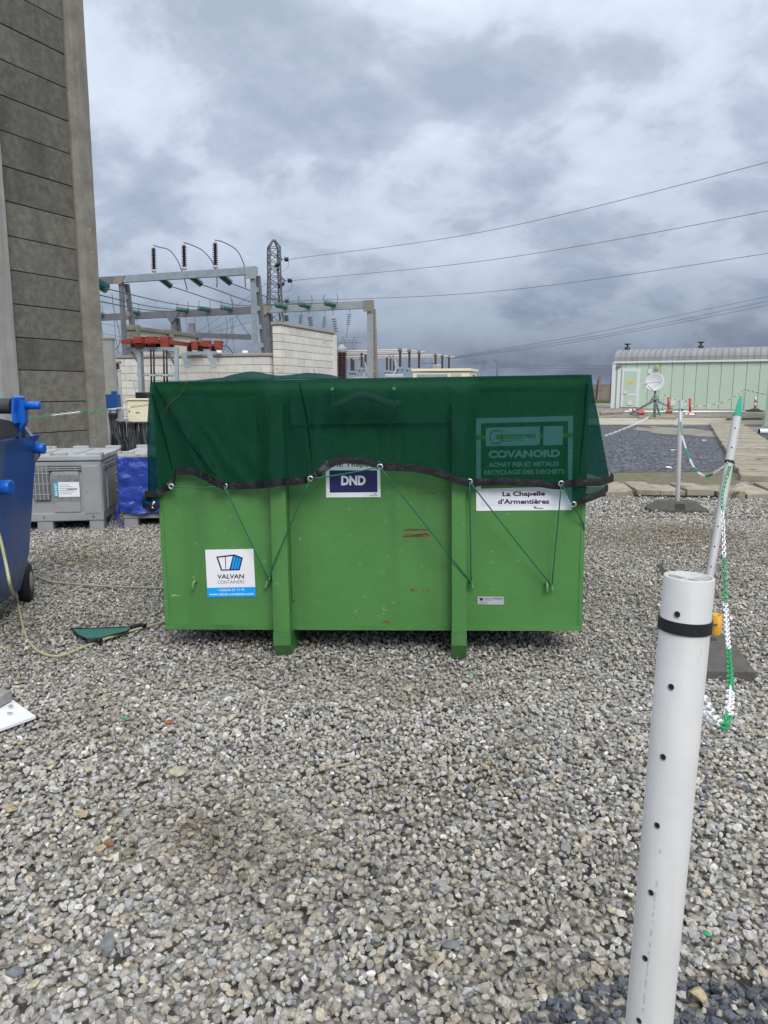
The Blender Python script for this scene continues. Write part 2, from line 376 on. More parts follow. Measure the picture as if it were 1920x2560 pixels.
parts = [scatter(*g1, rk_hi), scatter(*g2, rk_lo), scatter(*g3, rk_lo)]
Vv = []; Ff = []; Cc = []; base = 0
for v, f, c in parts: Vv.append(v); Ff.append(f + base); Cc.append(c); base += len(v)
me = np_mesh('gravel', np.concatenate(Vv), np.concatenate(Ff), m_stone, np.concatenate(Cc))
o = mesh_obj('gravel', me); put(o, 'grey and beige crushed stone gravel covering the yard', 'gravel', kind='stuff')
print('gravel tris', sum(len(f) for _, f, _ in parts))
# odd larger stones that stand out
ODD = [(1745, 2512, .062, 'ochre'), (345, 2190, .05, 'white'), (320, 2150, .06, 'brown'), (250, 2140, .052, 'ochre'), (57, 1871, .055, 'ochre'), (30, 2040, .06, 'ochre'), (210, 2052, .055, 'ochre'),
       (297, 2067, .04, 'cream'), (270, 2385, .075, 'slate'), (95, 2370, .055, 'pink'), (40, 2450, .05, 'slate'), (88, 2485, .05, 'cream'), (1215, 1932, .045, 'ochre'), (447, 1950, .085, 'cream'),
       (230, 1940, .06, 'cream'), (1020, 1735, .06, 'cream'), (1550, 1665, .03, 'white'), (1905, 2450, .05, 'cream'), (1130, 2385, .06, 'slate'), (840, 2080, .04, 'cream'), (424, 1818, .045, 'red'), (276, 2125, .035, 'red'),
       (1718, 1831, .04, 'white'), (1815, 1235, .20, 'pale'), (1855, 1232, .28, 'pale'), (1770, 1232, .16, 'brown')]
OC = {'ochre': (.46, .37, .22), 'white': (.66, .64, .6), 'brown': (.24, .20, .14), 'cream': (.48, .44, .31), 'slate': (.2, .21, .22), 'pink': (.42, .34, .29), 'red': (.36, .10, .045), 'pale': (.45, .41, .34)}
OM = {k: M('stone_' + k, c, tuple(x * .6 for x in c), sc=40, ro=.85, bump=.004, bsc=120) for k, c in OC.items()}
OL = {'ochre': 'larger ochre stone lying among the grey gravel', 'white': 'bright white stone lying among the grey gravel', 'brown': 'large mud brown stone lying among the gravel', 'cream': 'pale cream flat stone lying among the gravel',
      'slate': 'large smooth slate grey stone lying among the gravel', 'pink': 'pinkish stone lying among the grey gravel', 'red': 'small brick red fragment lying in the gravel', 'pale': 'big pale rubble stone against the row of concrete slabs'}
OX = {0: 'round ochre stone lying among dark slate chips by the near post foot', 4: 'ochre stone lying just below the white board', 12: 'small bright ochre stone on open gravel left of the near post', 13: 'big flat pale cream stone on open gravel before the container',
      15: 'thin pale cream stone close before the container runners', 17: 'cream stone lying to the right of the near post', 16: 'small white chip beside the leaning post foot', 22: 'white stone lying under the hanging chain', 18: 'wide slate grey stone left of the near post foot', 24: 'biggest pale rubble stone against the row of concrete slabs', 25: 'brown rubble stone against the row of concrete slabs'}
for i, (x, y, s, k) in enumerate(ODD):
    p = gnd(x, y); A, Fc = rock(22, 700 + i); q = Euler((random.uniform(-.2, .2), random.uniform(-.2, .2), random.uniform(0, 6))).to_matrix()
    fl = .62 if k != 'red' else .75
    mb = MB().add([p + Vector((0, 0, s * .30 + (.010 if s < .1 else 0))) + q @ Vector((a[0] * s, a[1] * s, a[2] * s * fl)) for a in A], [tuple(f) for f in Fc])
    mb.thing('stone', OM[k], OX.get(i, OL[k]), 'stone', 'odd stones standing out of the gravel')
# ------------------------------------------------------------------ cable-trench slabs, path, road, ballast bed
HD = R(24); hx, hy = math.sin(HD), math.cos(HD)
m_slab = M('old_concrete_slab', (.32, .285, .215), (.225, .20, .15), sc=5, ro=.9, bump=.004, bsc=45, rnd=.14, spots=[((.42, .40, .34), 9, .66), ((.11, .095, .07), 4, .60)])
m_road = M('concrete_road', (.42, .38, .30), (.35, .315, .25), sc=1.2, ro=.9, bump=.003, bsc=30, spots=[((.24, .21, .16), 1.1, .62)], pos=True)
m_moss = M('mossy_verge', (.095, .09, .038), (.17, .15, .10), sc=7, ro=.95, bump=.01, bsc=40, pos=True)
m_dirt = M('stained_ground', (.17, .15, .12), (.27, .25, .22), sc=1.5, ro=.95, bump=.012, bsc=25, pos=True)
A0 = gnd(1560, 1178); 
sheet('slate_ballast_bed', m_blue, [(2.4, 12.9, 0), gnd(1840, 1180), gnd(1772, 1066), gnd(1380, 1062)], .012, 4, 8)
sheet('mossy_verge', m_moss, [gnd(1300, 1216), gnd(1850, 1218), gnd(1836, 1180), (2.3, 13.2, 0)], .009)
pc_ = gnd(1720, 1080); pts_ = [pc_ + Vector(((1.0 + .5 * mnoise.noise((k * .5, 1, 1))) * math.cos(k * .2094) * (1.0 + .5 * (math.cos(k * .2094) < 0)), (3.0 + 1.4 * mnoise.noise((k * .6, 5, 1))) * math.sin(k * .2094), .020)) for k in range(30)]
pt_ = MB().add(pts_, [tuple(range(30))]).build('dirt_patch', m_dirt); pt_['kind'] = 'structure'
sheet('right_ballast_bed', m_blue, [Vector((6.9, 12.4, 0)), Vector((16, 12.4, 0)), Vector((22, 25.5, 0)), Vector((12.6, 25.5, 0))], .012)
sheet('concrete_road', m_road, [gnd(1330, 1063), gnd(2150, 1063), gnd(2150, 1046), gnd(1330, 1046)], .02, 8, 4)
sheet('back_yard', m_dirt, [gnd(1330, 1044), gnd(2250, 1044), gnd(2250, 1022), gnd(1330, 1022)], .012, 6, 6)
# slab row: individual cover slabs, each a little out of true
sr = empty('slab_row', gnd(1600, 1215), 'row of worn beige concrete trench cover slabs behind the gravel', 'paving')
a, b2 = atz(1300, 1201, .11), atz(1960, 1210, .11); a.z = b2.z = 0; dx = (b2 - a).normalized(); dy = Vector((-dx.y, dx.x, 0)); x = 0.0; i = 0
m_void = M('void_shade', (.02, .018, .015), ro=1)
while x < (b2 - a).length:
    w = random.choice([.37, .39, .36, .40, .34]); hgt = .12; p = a + dx * (x + w / 2) - dy * random.uniform(.40, .56)
    q = Matrix.Rotation(math.atan2(dx.y, dx.x) + random.uniform(-.035, .035), 3, 'Z') @ Matrix.Rotation(random.uniform(-.035, .035), 3, 'X') @ Matrix.Rotation(random.uniform(-.045, .045), 3, 'Y')
    MB().bbox(p + Vector((0, 0, .055 + random.uniform(-.025, .025))), (w - random.uniform(.012, .035), random.uniform(.84, .98), hgt), .012, q).build('slab', m_slab, sr); x += w; i += 1
MB().box((a + dx * (b2 - a).length / 2 - dy * .5 + Vector((0, 0, .02))), ((b2 - a).length, .9, .05), Matrix.Rotation(math.atan2(dx.y, dx.x), 3, 'Z')).build('trench_shade', m_void, sr)  # near-black box paints the shade beneath the slabs
# path of wide slabs running away on the right
sp_ = empty('slab_path', gnd(1870, 1130), 'path of wide beige concrete slabs running to the pale green shelter', 'paving')
Pa, Pb = gnd(1850, 1203), gnd(1772, 1064); dv = (Pb - Pa); n = 30; dn = dv.normalized(); rt = Vector((dn.y, -dn.x, 0))
for k in range(n):
    c = Pa + dv * ((k + .5) / n); wdt = 1.22
    q = Matrix.Rotation(math.atan2(rt.y, rt.x) + random.uniform(-.008, .008), 3, 'Z') @ Matrix.Rotation(random.uniform(-.008, .008), 3, 'X')
    for s in range(1):
        MB().bbox(c + rt * (wdt * .5) + Vector((0, 0, .055 + random.uniform(-.012, .012))), (wdt - random.uniform(.0, .06), dv.length / n - random.uniform(.012, .03), .10), .012, q).build('slab', m_slab, sp_)
# ================================================================== tall concrete fire wall of stacked planks
m_conc = M('weathered_concrete', (.175, .165, .138), (.105, .10, .085), sc=11, ro=.92, bump=.006, bsc=70, rnd=.2, streak=((.085, .08, .07), 3.0, (1, 1, .12)), spots=[((.25, .24, .21), 30, .66), ((.36, .345, .31), 80, .72)])
m_post = M('concrete_post', (.25, .235, .20), (.165, .155, .13), sc=4, ro=.92, bump=.006, bsc=60, streak=((.11, .105, .09), 3, (1, 1, .1)), spots=[((.34, .325, .28), 18, .69)])
m_postl = M('pale_concrete_post', (.33, .33, .315), (.26, .255, .24), sc=3, ro=.9, bump=.004, bsc=60, streak=((.22, .21, .19), 6, (1, 1, .05)), spots=[((.30, .15, .06), 4, .73, (1, 1, .3))])
m_chip = M('chipped_concrete', (.58, .55, .47), (.30, .28, .23), sc=40, ro=.95, bump=.006, bsc=90)
u1, u2 = (40 - 960) / F, (213 - 960) / F
d2 = 11.0; d1 = d2 / 1.105; wl = Vector((u1 * d1, d1 / .986, 0)); wr = Vector((u2 * d2, d2 / .986, 0))
wd = (wr - wl); wlen = wd.length; wd.normalize(); wn = Vector((wd.y, -wd.x, 0)); wa = math.atan2(wd.y, wd.x)
fw = empty('concrete_fire_wall', wl, 'tall dark weathered concrete plank wall between two posts', 'wall')
ph = .428 * (wr.y / 11.0) * .995; q = Matrix.Rotation(wa, 3, 'Z'); z0 = H - .012 - 3 * ph - ph * .43
for k in range(-0, 22):
    z = z0 + k * ph
    MB().bbox(wl + wd * wlen / 2 + Vector((0, 0, z + ph / 2)) - wn * (.06 + random.uniform(0, .006)), (wlen + .1, .10, ph - .011), .007, q).build('plank', m_conc, fw)
MB().box(wl + wd * wlen / 2 + Vector((0, 0, 4.6)) - wn * .14, (wlen + .1, .06, 9.2), q).build('backing', m_conc, fw)  # added behind the planks to block light leaking through the joints
MB().box(wl + wd * wlen / 2 + Vector((0, 0, z0 - .15)) - wn * .07, (wlen + .1, .12, .30), q).build('footing', m_conc, fw)
def iposts(c, w, mat, top):
    mb = MB(); e = c; rgh = []
    # H-section post with chamfered front arrises, slightly uneven
    prof = [(-w / 2, -.16), (-w / 2, .02), (-w / 2 + .07, .07), (w / 2 - .02, .07), (w / 2, .05), (w / 2, -.16)]
    lv = np.linspace(0, top, 42); rows = []
    for z in lv:
        rows.append([c + wd * (x + random.uniform(-.0035, .0035)) + wn * (y + random.uniform(-.002, .002)) + Vector((0, 0, z)) for x, y in prof + prof[:1]])
    mb.grid(rows, False); return mb
pr = iposts(wr + wd * .165, .33, m_post, 9.4).build('post', m_post, fw)
pl = iposts(wl - wd * .165, .33, m_postl, 9.4).build('post', m_postl, fw); pl['label'] = 'paler grey post with rust runs'
for (x, y, s) in [(223, 574, .05), (230, 632, .034), (229, 658, .022), (233, 720, .042), (238, 833, .036), (246, 866, .045), (225, 921, .036), (230, 949, .03), (231, 975, .028), (233, 1003, .03), (231, 1030, .038), (233, 1060, .032), (234, 1090, .04), (193, 355, .03), (222, 572, .03), (195, 200, .02)]:
    p = onpl(x, y, wr + wn * .072, wn); A, Fc = rock(10, int(x * 7 + y)); s *= 1.25
    MB().add([p + wd * a[0] * s + Vector((0, 0, a[1] * s)) + wn * a[2] * s * .35 for a in A], [tuple(f) for f in Fc]).build('spall', m_chip, pr)
    MB().add([p + wd * a[0] * s * .4 + Vector((0, 0, a[1] * s * .4)) + wn * (a[2] * s * .2 + s * .2) for a in A], [tuple(f) for f in Fc]).build('spall_hole_shade', m_void, pr)  # dark lump paints the shade inside a chipped hole
# ================================================================== green skip container (hook-lift bin), seen from its hook end
YAW = R(3.7); ROLL = R(.75)
P0 = Vector((-.085, 3.98, 0)); dm = Matrix.Translation(P0) @ Matrix.Rotation(-YAW, 4, 'Z') @ Matrix.Rotation(-ROLL, 4, 'Y')
dmi = dm.inverted(); dN = dm.to_3x3() @ Vector((0, -1, 0))
def DL(px, py, off=0.0):                       # photo pixel -> point of the container's front plane pushed out by off, container space
    return dmi @ onpl(px, py, dm @ Vector((0, -off, 0)), dN)
TL, TR, BR, BL = DL(382, 956), DL(1473, 938), DL(1453, 1577), DL(415, 1573)
print('container', [tuple(round(c, 3) for c in p) for p in (TL, TR, BR, BL)])
m_green = M('green_paint', (.082, .235, .062), (.068, .205, .054), sc=2.2, ro=.44, bump=.007, bsc=3.2, spec=.45, streak=((.055, .155, .047), 4.0, (1, 1, .045)), spots=[((.15, .30, .12), 34, .68), ((.20, .36, .17), 90, .735), ((.17, .08, .035), 13, .755)])
m_greend = M('green_paint_worn', (.05, .17, .042), (.075, .20, .06), sc=9, ro=.5, bump=.001, bsc=40, spots=[((.16, .075, .04), 16, .70), ((.30, .40, .24), 30, .73)])
m_rust2 = M('worn_hook_bar', (.17, .20, .11), (.26, .15, .10), sc=16, ro=.7)
m_rust = M('rusty_steel', (.17, .075, .04), (.09, .055, .04), sc=18, ro=.85, bump=.002, bsc=80)
m_rustmark = M('rust_scrape', (.17, .07, .035), (.23, .12, .06), sc=50, ro=.8)
m_scratch = M('bare_paint_scratch', (.45, .50, .33), (.33, .42, .25), sc=60, ro=.7)
m_hook = M('pale_green_rod', (.17, .36, .14), (.12, .28, .10), sc=30, ro=.45)
m_inside = M('dark_interior', (.03, .05, .03), ro=.9)
DU = empty('skip_container', P0, 'green steel hook-lift waste container with signs on its end wall', 'container', mat=dm)
def dbuild(mb, name, mat, par=None): return mb.build(name, mat, par or DU, world=False)
zt = (TL.z + TR.z) / 2; zb = (BL.z + BR.z) / 2; LEN = 4.6
xl0, xr0, xl1, xr1 = BL.x, BR.x, TL.x, TR.x
# body: end wall, two side walls, floor, rear wall (open top)
mb = MB(); th = .006
mb.prism([(xl0, 0, BL.z), (xr0, 0, BR.z), (xr1, 0, TR.z), (xl1, 0, TL.z)], (0, th, 0)); dbuild(mb, 'end_wall', m_green)
for xa, xb, za, zt_ in ((xl0, xl1, BL.z, TL.z), (xr0, xr1, BR.z, TR.z)):
    s = 1 if xa < 0 else -1
    mb = MB(); mb.prism([(xa, .0062, za), (xa + s * th, .0062, za), (xb + s * th, .0062, zt_), (xb, .0062, zt_)], (0, LEN, 0)); dbuild(mb, 'side_wall', m_green)
    for k in range(5):
        y = .6 + k * .85; mb = MB(); mb.box(((xa + xb) / 2 - s * .035, y, (za + zt_) / 2), (.06, .08, zt_ - za - .02)); dbuild(mb, 'rib', m_green)
mb = MB(); mb.box(((xl0 + xr0) / 2, LEN / 2, zb + .004), (xr0 - xl0 - .02, LEN - .02, .006)); dbuild(mb, 'floor', m_inside)
mb = MB(); mb.prism([(xl0, LEN, BL.z), (xr0, LEN, BR.z), (xr1, LEN, TR.z), (xl1, LEN, TL.z)], (0, th, 0)); dbuild(mb, 'rear_door', m_green)
# the waste heap that lifts the net
m_waste = M('mixed_scrap', (.13, .11, .09), (.05, .05, .05), sc=7, ro=.9, bump=.02, bsc=12)
def humps(x, y):
    a = .072 * math.exp(-((x + .75) / .16) ** 2 - ((y - .55) / .45) ** 2) + .066 * math.exp(-((x + .38) / .22) ** 2 - ((y - .7) / .5) ** 2) + .02 * math.exp(-((x - .2) / .3) ** 2 - ((y - 1.2) / .5) ** 2)
    return a - .016 * min(1, y * 8) + (.010 * mnoise.noise((x * 2.3, y * 1.7, 4)) if y > .05 else 0)
rows = []
for i in range(20):
    y = .05 + (LEN - .1) * i / 19
    rows.append([(xl1 + .03 + (xr1 - xl1 - .06) * j / 20, y, zt - .03 + humps(xl1 + (xr1 - xl1) * j / 20, y) * .9) for j in range(21)])
wm = MB().grid(rows).build('scrap_heap', m_waste, None); wm.matrix_world = dm; put(wm, 'dark heap of mixed scrap under the green net in the container', 'waste')
# bottom and side flanges: thin folded edges standing proud
mb = MB(); a, b_ = DL(415, 1561), DL(1453, 1564)
mb.prism([(xl0 - .004, -.004, BL.z), (xr0 + .004, -.004, BR.z), (xr0 + .004, -.004, b_.z), (xl0 - .004, -.004, a.z)], (0, .0034, 0)); dbuild(mb, 'bottom_flange', m_green)
for (pa, pb, w) in (((398, 1243), (415, 1560), .022), ((1463, 1260), (1453, 1563), .018)):
    a, b_ = DL(*pa), DL(*pb); s = 1 if a.x < 0 else -1
    mb = MB(); mb.prism([(b_.x - s * .003, -.004, b_.z), (b_.x + s * w, -.004, b_.z), (a.x + s * w, -.004, zt - .03), ((TL if s > 0 else TR).x - s * .003, -.004, zt - .03)], (0, .0034, 0)); dbuild(mb, 'side_flange', m_green)
mb = MB().bbox(((xl1 + xr1) / 2, .03, zt - .032), (xr1 - xl1 - .02, .05, .06), .008, Matrix.Rotation(-math.atan2(TR.z - TL.z, TR.x - TL.x), 3, 'Y')); dbuild(mb, 'top_rail', m_green)
# two runners: channel up the end wall, cranked foot and skid
RD = .085
for (xa, xb, xc, xd) in ((674, 711, 690, 725), (1129, 1164, 1129, 1165)):
    t0, t1 = DL(xa, 1060, RD), DL(xb, 1060, RD); b0, b1 = DL(xc - 6, 1580, RD), DL(xd, 1580, RD)
    t0 = DL(xa - 4, 1010, RD); t1 = DL(xb - 4, 1010, RD)
    if xa > 900: t0, t1 = DL(1129, 1010, RD), DL(1163, 1010, RD); b0, b1 = DL(1130, 1580, RD), DL(1166, 1580, RD)
    mb = MB()
    sec = [(t0, t1), (b0, b1)]
    mb.add([(t0.x, -RD, t0.z), (t1.x, -RD, t1.z), (t1.x, -.001, t1.z), (t0.x, -.001, t0.z), (b0.x, -RD, b0.z), (b1.x, -RD, b1.z), (b1.x, -.001, b1.z), (b0.x, -.001, b0.z)],
           [(0, 1, 2, 3), (4, 7, 6, 5), (0, 4, 5, 1), (1, 5, 6, 2), (2, 6, 7, 3), (3, 7, 4, 0)])
    up = dbuild(mb, 'runner_post', m_green)
    mb = MB(); w0, w1 = b0.x - .002, b1.x + .002; z1 = b0.z - .001
    mb.prism([(w0, -RD - .003, z1), (w0, -RD - .003, z1 - .075), (w0, -RD + .055, .006), (w0, LEN, .006), (w0, LEN, zb - .003), (w0, 0.02, zb - .003), (w0, 0.001, z1)], (w1 - w0, 0, 0)); dbuild(mb, 'runner_skid', m_greend)
    # weld bead
    mb = MB().tube([(t1.x + .004, -.003, t1.z - .2 - k * .02 + random.uniform(-.004, .004)) for k in range(46)], .004, 6); dbuild(mb, 'weld', m_green, up)
# hook housing: two cheek plates with a bent bar, and a recessed backing plate
q0, q1 = DL(704, 1062, .03), DL(1129, 1056, .03); r0, r1 = DL(835, 965, .03), DL(985, 962, .03)
mb = MB().prism([(q0.x + .05, -.03, q0.z), (q1.x, -.03, q1.z), (q1.x, -.03, zt - .05), (q0.x + .05, -.03, zt - .05)], (0, .028, 0)); dbuild(mb, 'hook_plate', m_green)
for xa in (830, 985):
    a, b_ = DL(xa, 968, .13), DL(xa, 1020, .13)
    mb = MB().box((a.x, -.07, (a.z + b_.z) / 2), (.016, .105, a.z - b_.z)); dbuild(mb, 'hook_cheek', m_green)
pts = smooth_pts([DL(828, 1014, .10), DL(850, 1010, .10), DL(880, 995, .10), DL(906, 989, .10), DL(935, 995, .10), DL(965, 1008, .10), DL(1003, 1011, .10)], 5)
mb = MB().tube(pts, .021, 12); dbuild(mb, 'hook_bar', m_rust2)
# lashing hooks: bent rods
def lash(px, py, dx, dy):
    a = DL(px, py, .002); b_ = DL(px + dx, py + dy, .028); c = a.lerp(b_, .35) + Vector((0, -.022, .012))
    mb = MB().tube(smooth_pts([a, a + Vector((0, -.02, .012)), c, b_], 5), .0068, 8); dbuild(mb, 'lashing_hook', m_hook)
for h in ((490, 1456, -9, 17), (677, 1449, -14, 22), (1175, 1452, 7, 18), (1376, 1458, 5, 20), (1366, 1458, 2, 22)): lash(*h)
# rust scrapes and bare scratches, thin chips of the paint layer
def mark(poly, mat, name='scrape'):
    mb = MB().add([DL(x, y, .0012) for x, y in poly], [tuple(range(len(poly)))]); dbuild(mb, name, mat)
def c7(x, y): return (900 + x * .3978, 900 + y * .3978)
def c6(x, y): return (340 + x * .3737, 900 + y * .3737)
def streaky(x0, y0, x1, y1, h, n, mat):            # broken dry-brush streaks
    for _ in range(n):
        a = random.uniform(x0, x1); l = random.uniform(.15, .55) * (x1 - x0); y = random.uniform(y0, y1); t_ = random.uniform(.4, 1) * h; e = min(a + l, x1)
        mark([(a, y), (a + .2 * (e - a), y - t_), (e - .1 * (e - a), y - t_ * .8), (e, y + t_ * .2), (e - .2 * (e - a), y + t_ * .6), (a + .1 * (e - a), y + t_)], mat)
streaky(1004, 1323, 1073, 1326, 1.6, 14, m_rustmark); streaky(1002, 1334, 1074, 1342, 2.0, 26, m_rustmark); streaky(1022, 1232, 1092, 1234, .9, 7, m_rustmark); streaky(1013, 1214, 1022, 1219, 1.2, 4, m_rustmark)
streaky(1024, 1473, 1044, 1479, 1.6, 12, m_rustmark); streaky(1052, 1473, 1074, 1479, 1.3, 9, m_rustmark); streaky(995, 1473, 999, 1478, 1.0, 3, m_rustmark); streaky(955, 1553, 977, 1560, 2.2, 10, m_rustmark); streaky(500, 1506, 511, 1509, .9, 3, m_rustmark)
streaky(426, 1484, 452, 1490, 1.2, 6, m_scratch); streaky(880, 1508, 892, 1545, 1.0, 7, m_scratch); streaky(955, 1515, 968, 1535, 1.1, 7, m_scratch); streaky(1293, 1400, 1298, 1405, 1.0, 3, m_scratch); streaky(905, 1490, 915, 1500, .8, 3, m_scratch)
streaky(685, 1505, 692, 1560, .8, 6, m_scratch)
# ------------------------------------------------------------------ signs
m_white = M('white_vinyl', (.82, .83, .86), (.78, .79, .82), sc=2, ro=.35, spec=.4)
m_paper = M('pale_label', (.72, .74, .82), (.68, .70, .78), sc=3, ro=.5)
m_navy = M('navy_print', (.012, .018, .11), ro=.4); m_cyan = M('cyan_print', (.0, .34, .86), ro=.4); m_black = M('black_print', (.012, .012, .016), ro=.5)
m_greyp = M('grey_print', (.16, .16, .19), ro=.5); m_sgreen = M('sign_green', (.05, .20, .035), ro=.45); m_lime = M('lime_print', (.24, .50, .035), ro=.45); m_redp = M('red_print', (.55, .03, .03), ro=.5)
def poly_on(fn, poly, off, mat, par, name):
    return dbuild(MB().add([DL(*fn(x, y), off) for x, y in poly], [tuple(range(len(poly)))]), name, mat, par)
def plate(fn, poly, off, mat, name):               # a thin sheet with real thickness
    return dbuild(MB().prism([DL(*fn(x, y), off) for x, y in poly], (0, off - .0008, 0)), name, mat)
def txt(fn, s, x0, y0, x1, y1, off, mat, par, bold=0.0, sk=0.0, name='lettering'):     # sk: rise of the baseline towards the right, px
    return text_on(s, DL(*fn(x0, y0), off), DL(*fn(x1, y0 - sk), off), DL(*fn(x0, y1), off), mat, par, name, bold)
def c8(x, y): return (500 + x * .12658, 1360 + y * .12658)
# container maker's sticker
st = plate(c8, [(102, 115), (1055, 98), (1100, 1038), (150, 1055)], .003, m_white, 'maker_sticker'); st['label'] = 'square white sticker with blue container logo and web address'
poly_on(c8, [(139, 865), (1091, 848), (1100, 1038), (150, 1055)], .0036, m_cyan, st, 'blue_band')
poly_on(c8, [(320, 248), (680, 205), (848, 270), (785, 520), (415, 528)], .0036, m_navy, st, 'logo')
for pg, mt in (([(360, 272), (490, 258), (503, 500), (437, 503)], m_white), ([(507, 256), (646, 238), (582, 497), (516, 500)], m_white), ([(668, 240), (712, 250), (655, 495), (613, 497)], m_cyan), ([(727, 258), (764, 268), (711, 493), (668, 495)], m_cyan), ([(778, 275), (814, 288), (762, 491), (724, 493)], m_cyan)):
    poly_on(c8, pg, .0042, mt, st, 'logo_panel')
txt(c8, 'VALVAN', 340, 600, 868, 690, .0036, m_black, st, .022, 8); txt(c8, 'CONTAINERS', 347, 722, 872, 788, .0036, m_greyp, st, 0, 10)
txt(c8, '+32(0)56 51 11 91', 352, 890, 872, 945, .0042, m_white, st, .008, 9); txt(c8, 'www.valvan-containers.com', 182, 968, 1062, 1016, .0042, m_white, st, .012, 12)
# waste type sign DND
def cD(x, y): return (780 + x * .12055, 1130 + y * .12055)
sg = plate(cD, [(282, 180), (1410, 185), (1425, 935), (293, 942)], .003, m_white, 'waste_sign'); sg['label'] = 'white sign with navy field reading DND'
poly_on(cD, [(358, 380), (1352, 378), (1357, 833), (368, 843)], .0036, m_navy, sg, 'navy_field')
txt(cD, 'DND', 605, 492, 1112, 690, .0042, m_white, sg, .045, 2); txt(cD, 'SPIE Thépaut', 330, 225, 1330, 330, .0036, m_black, sg, .012, 0)
txt(cD, 'spie', 1210, 880, 1355, 918, .0036, m_greyp, sg, .01, 0); poly_on(cD, [(1310 + 14 * math.cos(k * .785), 862 + 14 * math.sin(k * .785)) for k in range(8)], .0036, m_redp, sg, 'logo_dot')
# recycler's sign
def cS(x, y): return (1160 + x * .19289, 1020 + y * .19289)
sc_ = plate(cS, [(158, 136), (1415, 102), (1396, 1322), (158, 1334)], .003, m_white, 'recycler_sign'); sc_['label'] = 'tall white framed green sign of a metal recycler'
def rnd_rect(x0, y0, x1, y1, r, sk=0.0, corners=(1, 1, 1, 1)):
    o = []
    for (cx_, cy_, a0, use) in ((x0 + r, y0 + r, 180, corners[0]), (x1 - r, y0 + r, 270, corners[1]), (x1 - r, y1 - r, 0, corners[2]), (x0 + r, y1 - r, 90, corners[3])):
        if use:
            for k in range(5): an = R(a0 + 22.5 * k); o.append((cx_ + r * math.cos(an), cy_ + r * math.sin(an)))
        else: o.append((x0 if a0 in (180, 90) else x1, y0 if a0 in (180, 270) else y1))
    return [(x, y - sk * (x - x0)) for x, y in o]
poly_on(cS, rnd_rect(220, 198, 1348, 1045, 22, .026, (1, 1, 0, 0)), .0036, m_sgreen, sc_, 'green_field')
poly_on(cS, [(158, 352), (300, 348), (300, 404), (158, 408)], .0042, m_lime, sc_, 'lime_band'); poly_on(cS, [(955, 334), (1412, 322), (1410, 378), (955, 390)], .0042, m_lime, sc_, 'lime_band')
poly_on(cS, rnd_rect(282, 255, 985, 497, 40, .024, (1, 0, 1, 0)), .0048, m_white, sc_, 'logo_tile'); poly_on(cS, [(1030, 238), (1285, 232), (1280, 478), (1028, 484)], .0048, m_white, sc_, 'blank_tile')
for k in range(4):
    a_ = k * .8; ring = [(415 + 84 * math.cos(j * .2618 + a_) * (1 - .08 * (k % 2)), 372 + 92 * math.sin(j * .2618 + a_) * (1 - .10 * ((k + 1) % 2))) for j in range(24)]
    mb = MB().tube([DL(*cS(x + 3 * k - 4, y + 2 * k), .0056) for x, y in ring], .0006, 4, closed=True); dbuild(mb, 'logo_ring', m_greyp, sc_)
poly_on(cS, [(415, 346), (780, 338), (780, 396), (415, 404)], .0054, m_lime, sc_, 'lime_band')
txt(cS, 'covanord', 505, 352, 770, 398, .006, m_white, sc_, .01, 5); txt(cS, 'PRO', 800, 338, 928, 390, .0054, m_greyp, sc_, .03, 4); txt(cS, "Recycler à l'infini", 500, 412, 760, 444, .0054, m_greyp, sc_, 0, 6)
txt(cS, 'COVANORD', 315, 552, 1246, 652, .0042, m_white, sc_, .05, 16); txt(cS, 'ACHAT FER ET METAUX', 318, 706, 1238, 768, .0042, m_white, sc_, .03, 16); txt(cS, 'RECYCLAGE DES DECHETS', 258, 806, 1300, 866, .0042, m_white, sc_, .03, 14)
lb = poly_on(cS, rnd_rect(225, 1052, 1330, 1268, 16, .006), .0042, m_paper, sc_, 'paper_label')
txt(cS, 'La Chapelle', 497, 1084, 1050, 1162, .0048, m_black, sc_, .035, 8); txt(cS, "d’Armentières", 440, 1180, 1105, 1246, .0048, m_black, sc_, .03, 4)
poly_on(cS, [(905, 1275), (925, 1272), (935, 1288), (1030, 1298), (1028, 1306), (930, 1300), (908, 1302)], .005, m_greyp, sc_, 'scuff')
# serial plate
def cP(x, y): return (1180 + x * .06028, 1460 + y * .06028)
m_alu = M('stamped_aluminium', (.55, .57, .60), (.45, .47, .5), sc=12, ro=.4, me=.3)
sp2 = plate(cP, [(225, 525), (1325, 540), (1325, 860), (225, 845)], .004, m_alu, 'serial_plate'); sp2['label'] = 'small riveted aluminium serial plate'
txt(cP, 'VALVAN', 515, 590, 830, 630, .0046, m_navy, sp2, .03, -3); txt(cP, 'CONTAINERS', 525, 650, 830, 688, .0046, m_greyp, sp2, 0, -3); poly_on(cP, [(300, 580), (455, 580), (455, 690), (345, 690)], .0046, m_navy, sp2, 'logo')
poly_on(cP, [(865, 580), (1290, 588), (1290, 640), (865, 632)], .0046, m_greyp, sp2, 'printed_block'); poly_on(cP, [(320, 765), (680, 770), (680, 788), (320, 783)], .0046, m_greyp, sp2, 'printed_line')
for xx in (262, 1288):
    c = DL(*cP(xx, 680), .004); mb = MB().lathe([(.0035, 0), (.0035, .001), (.002, .0022)], c, (0, -1, 0), 10); dbuild(mb, 'rivet', m_alu, sp2)
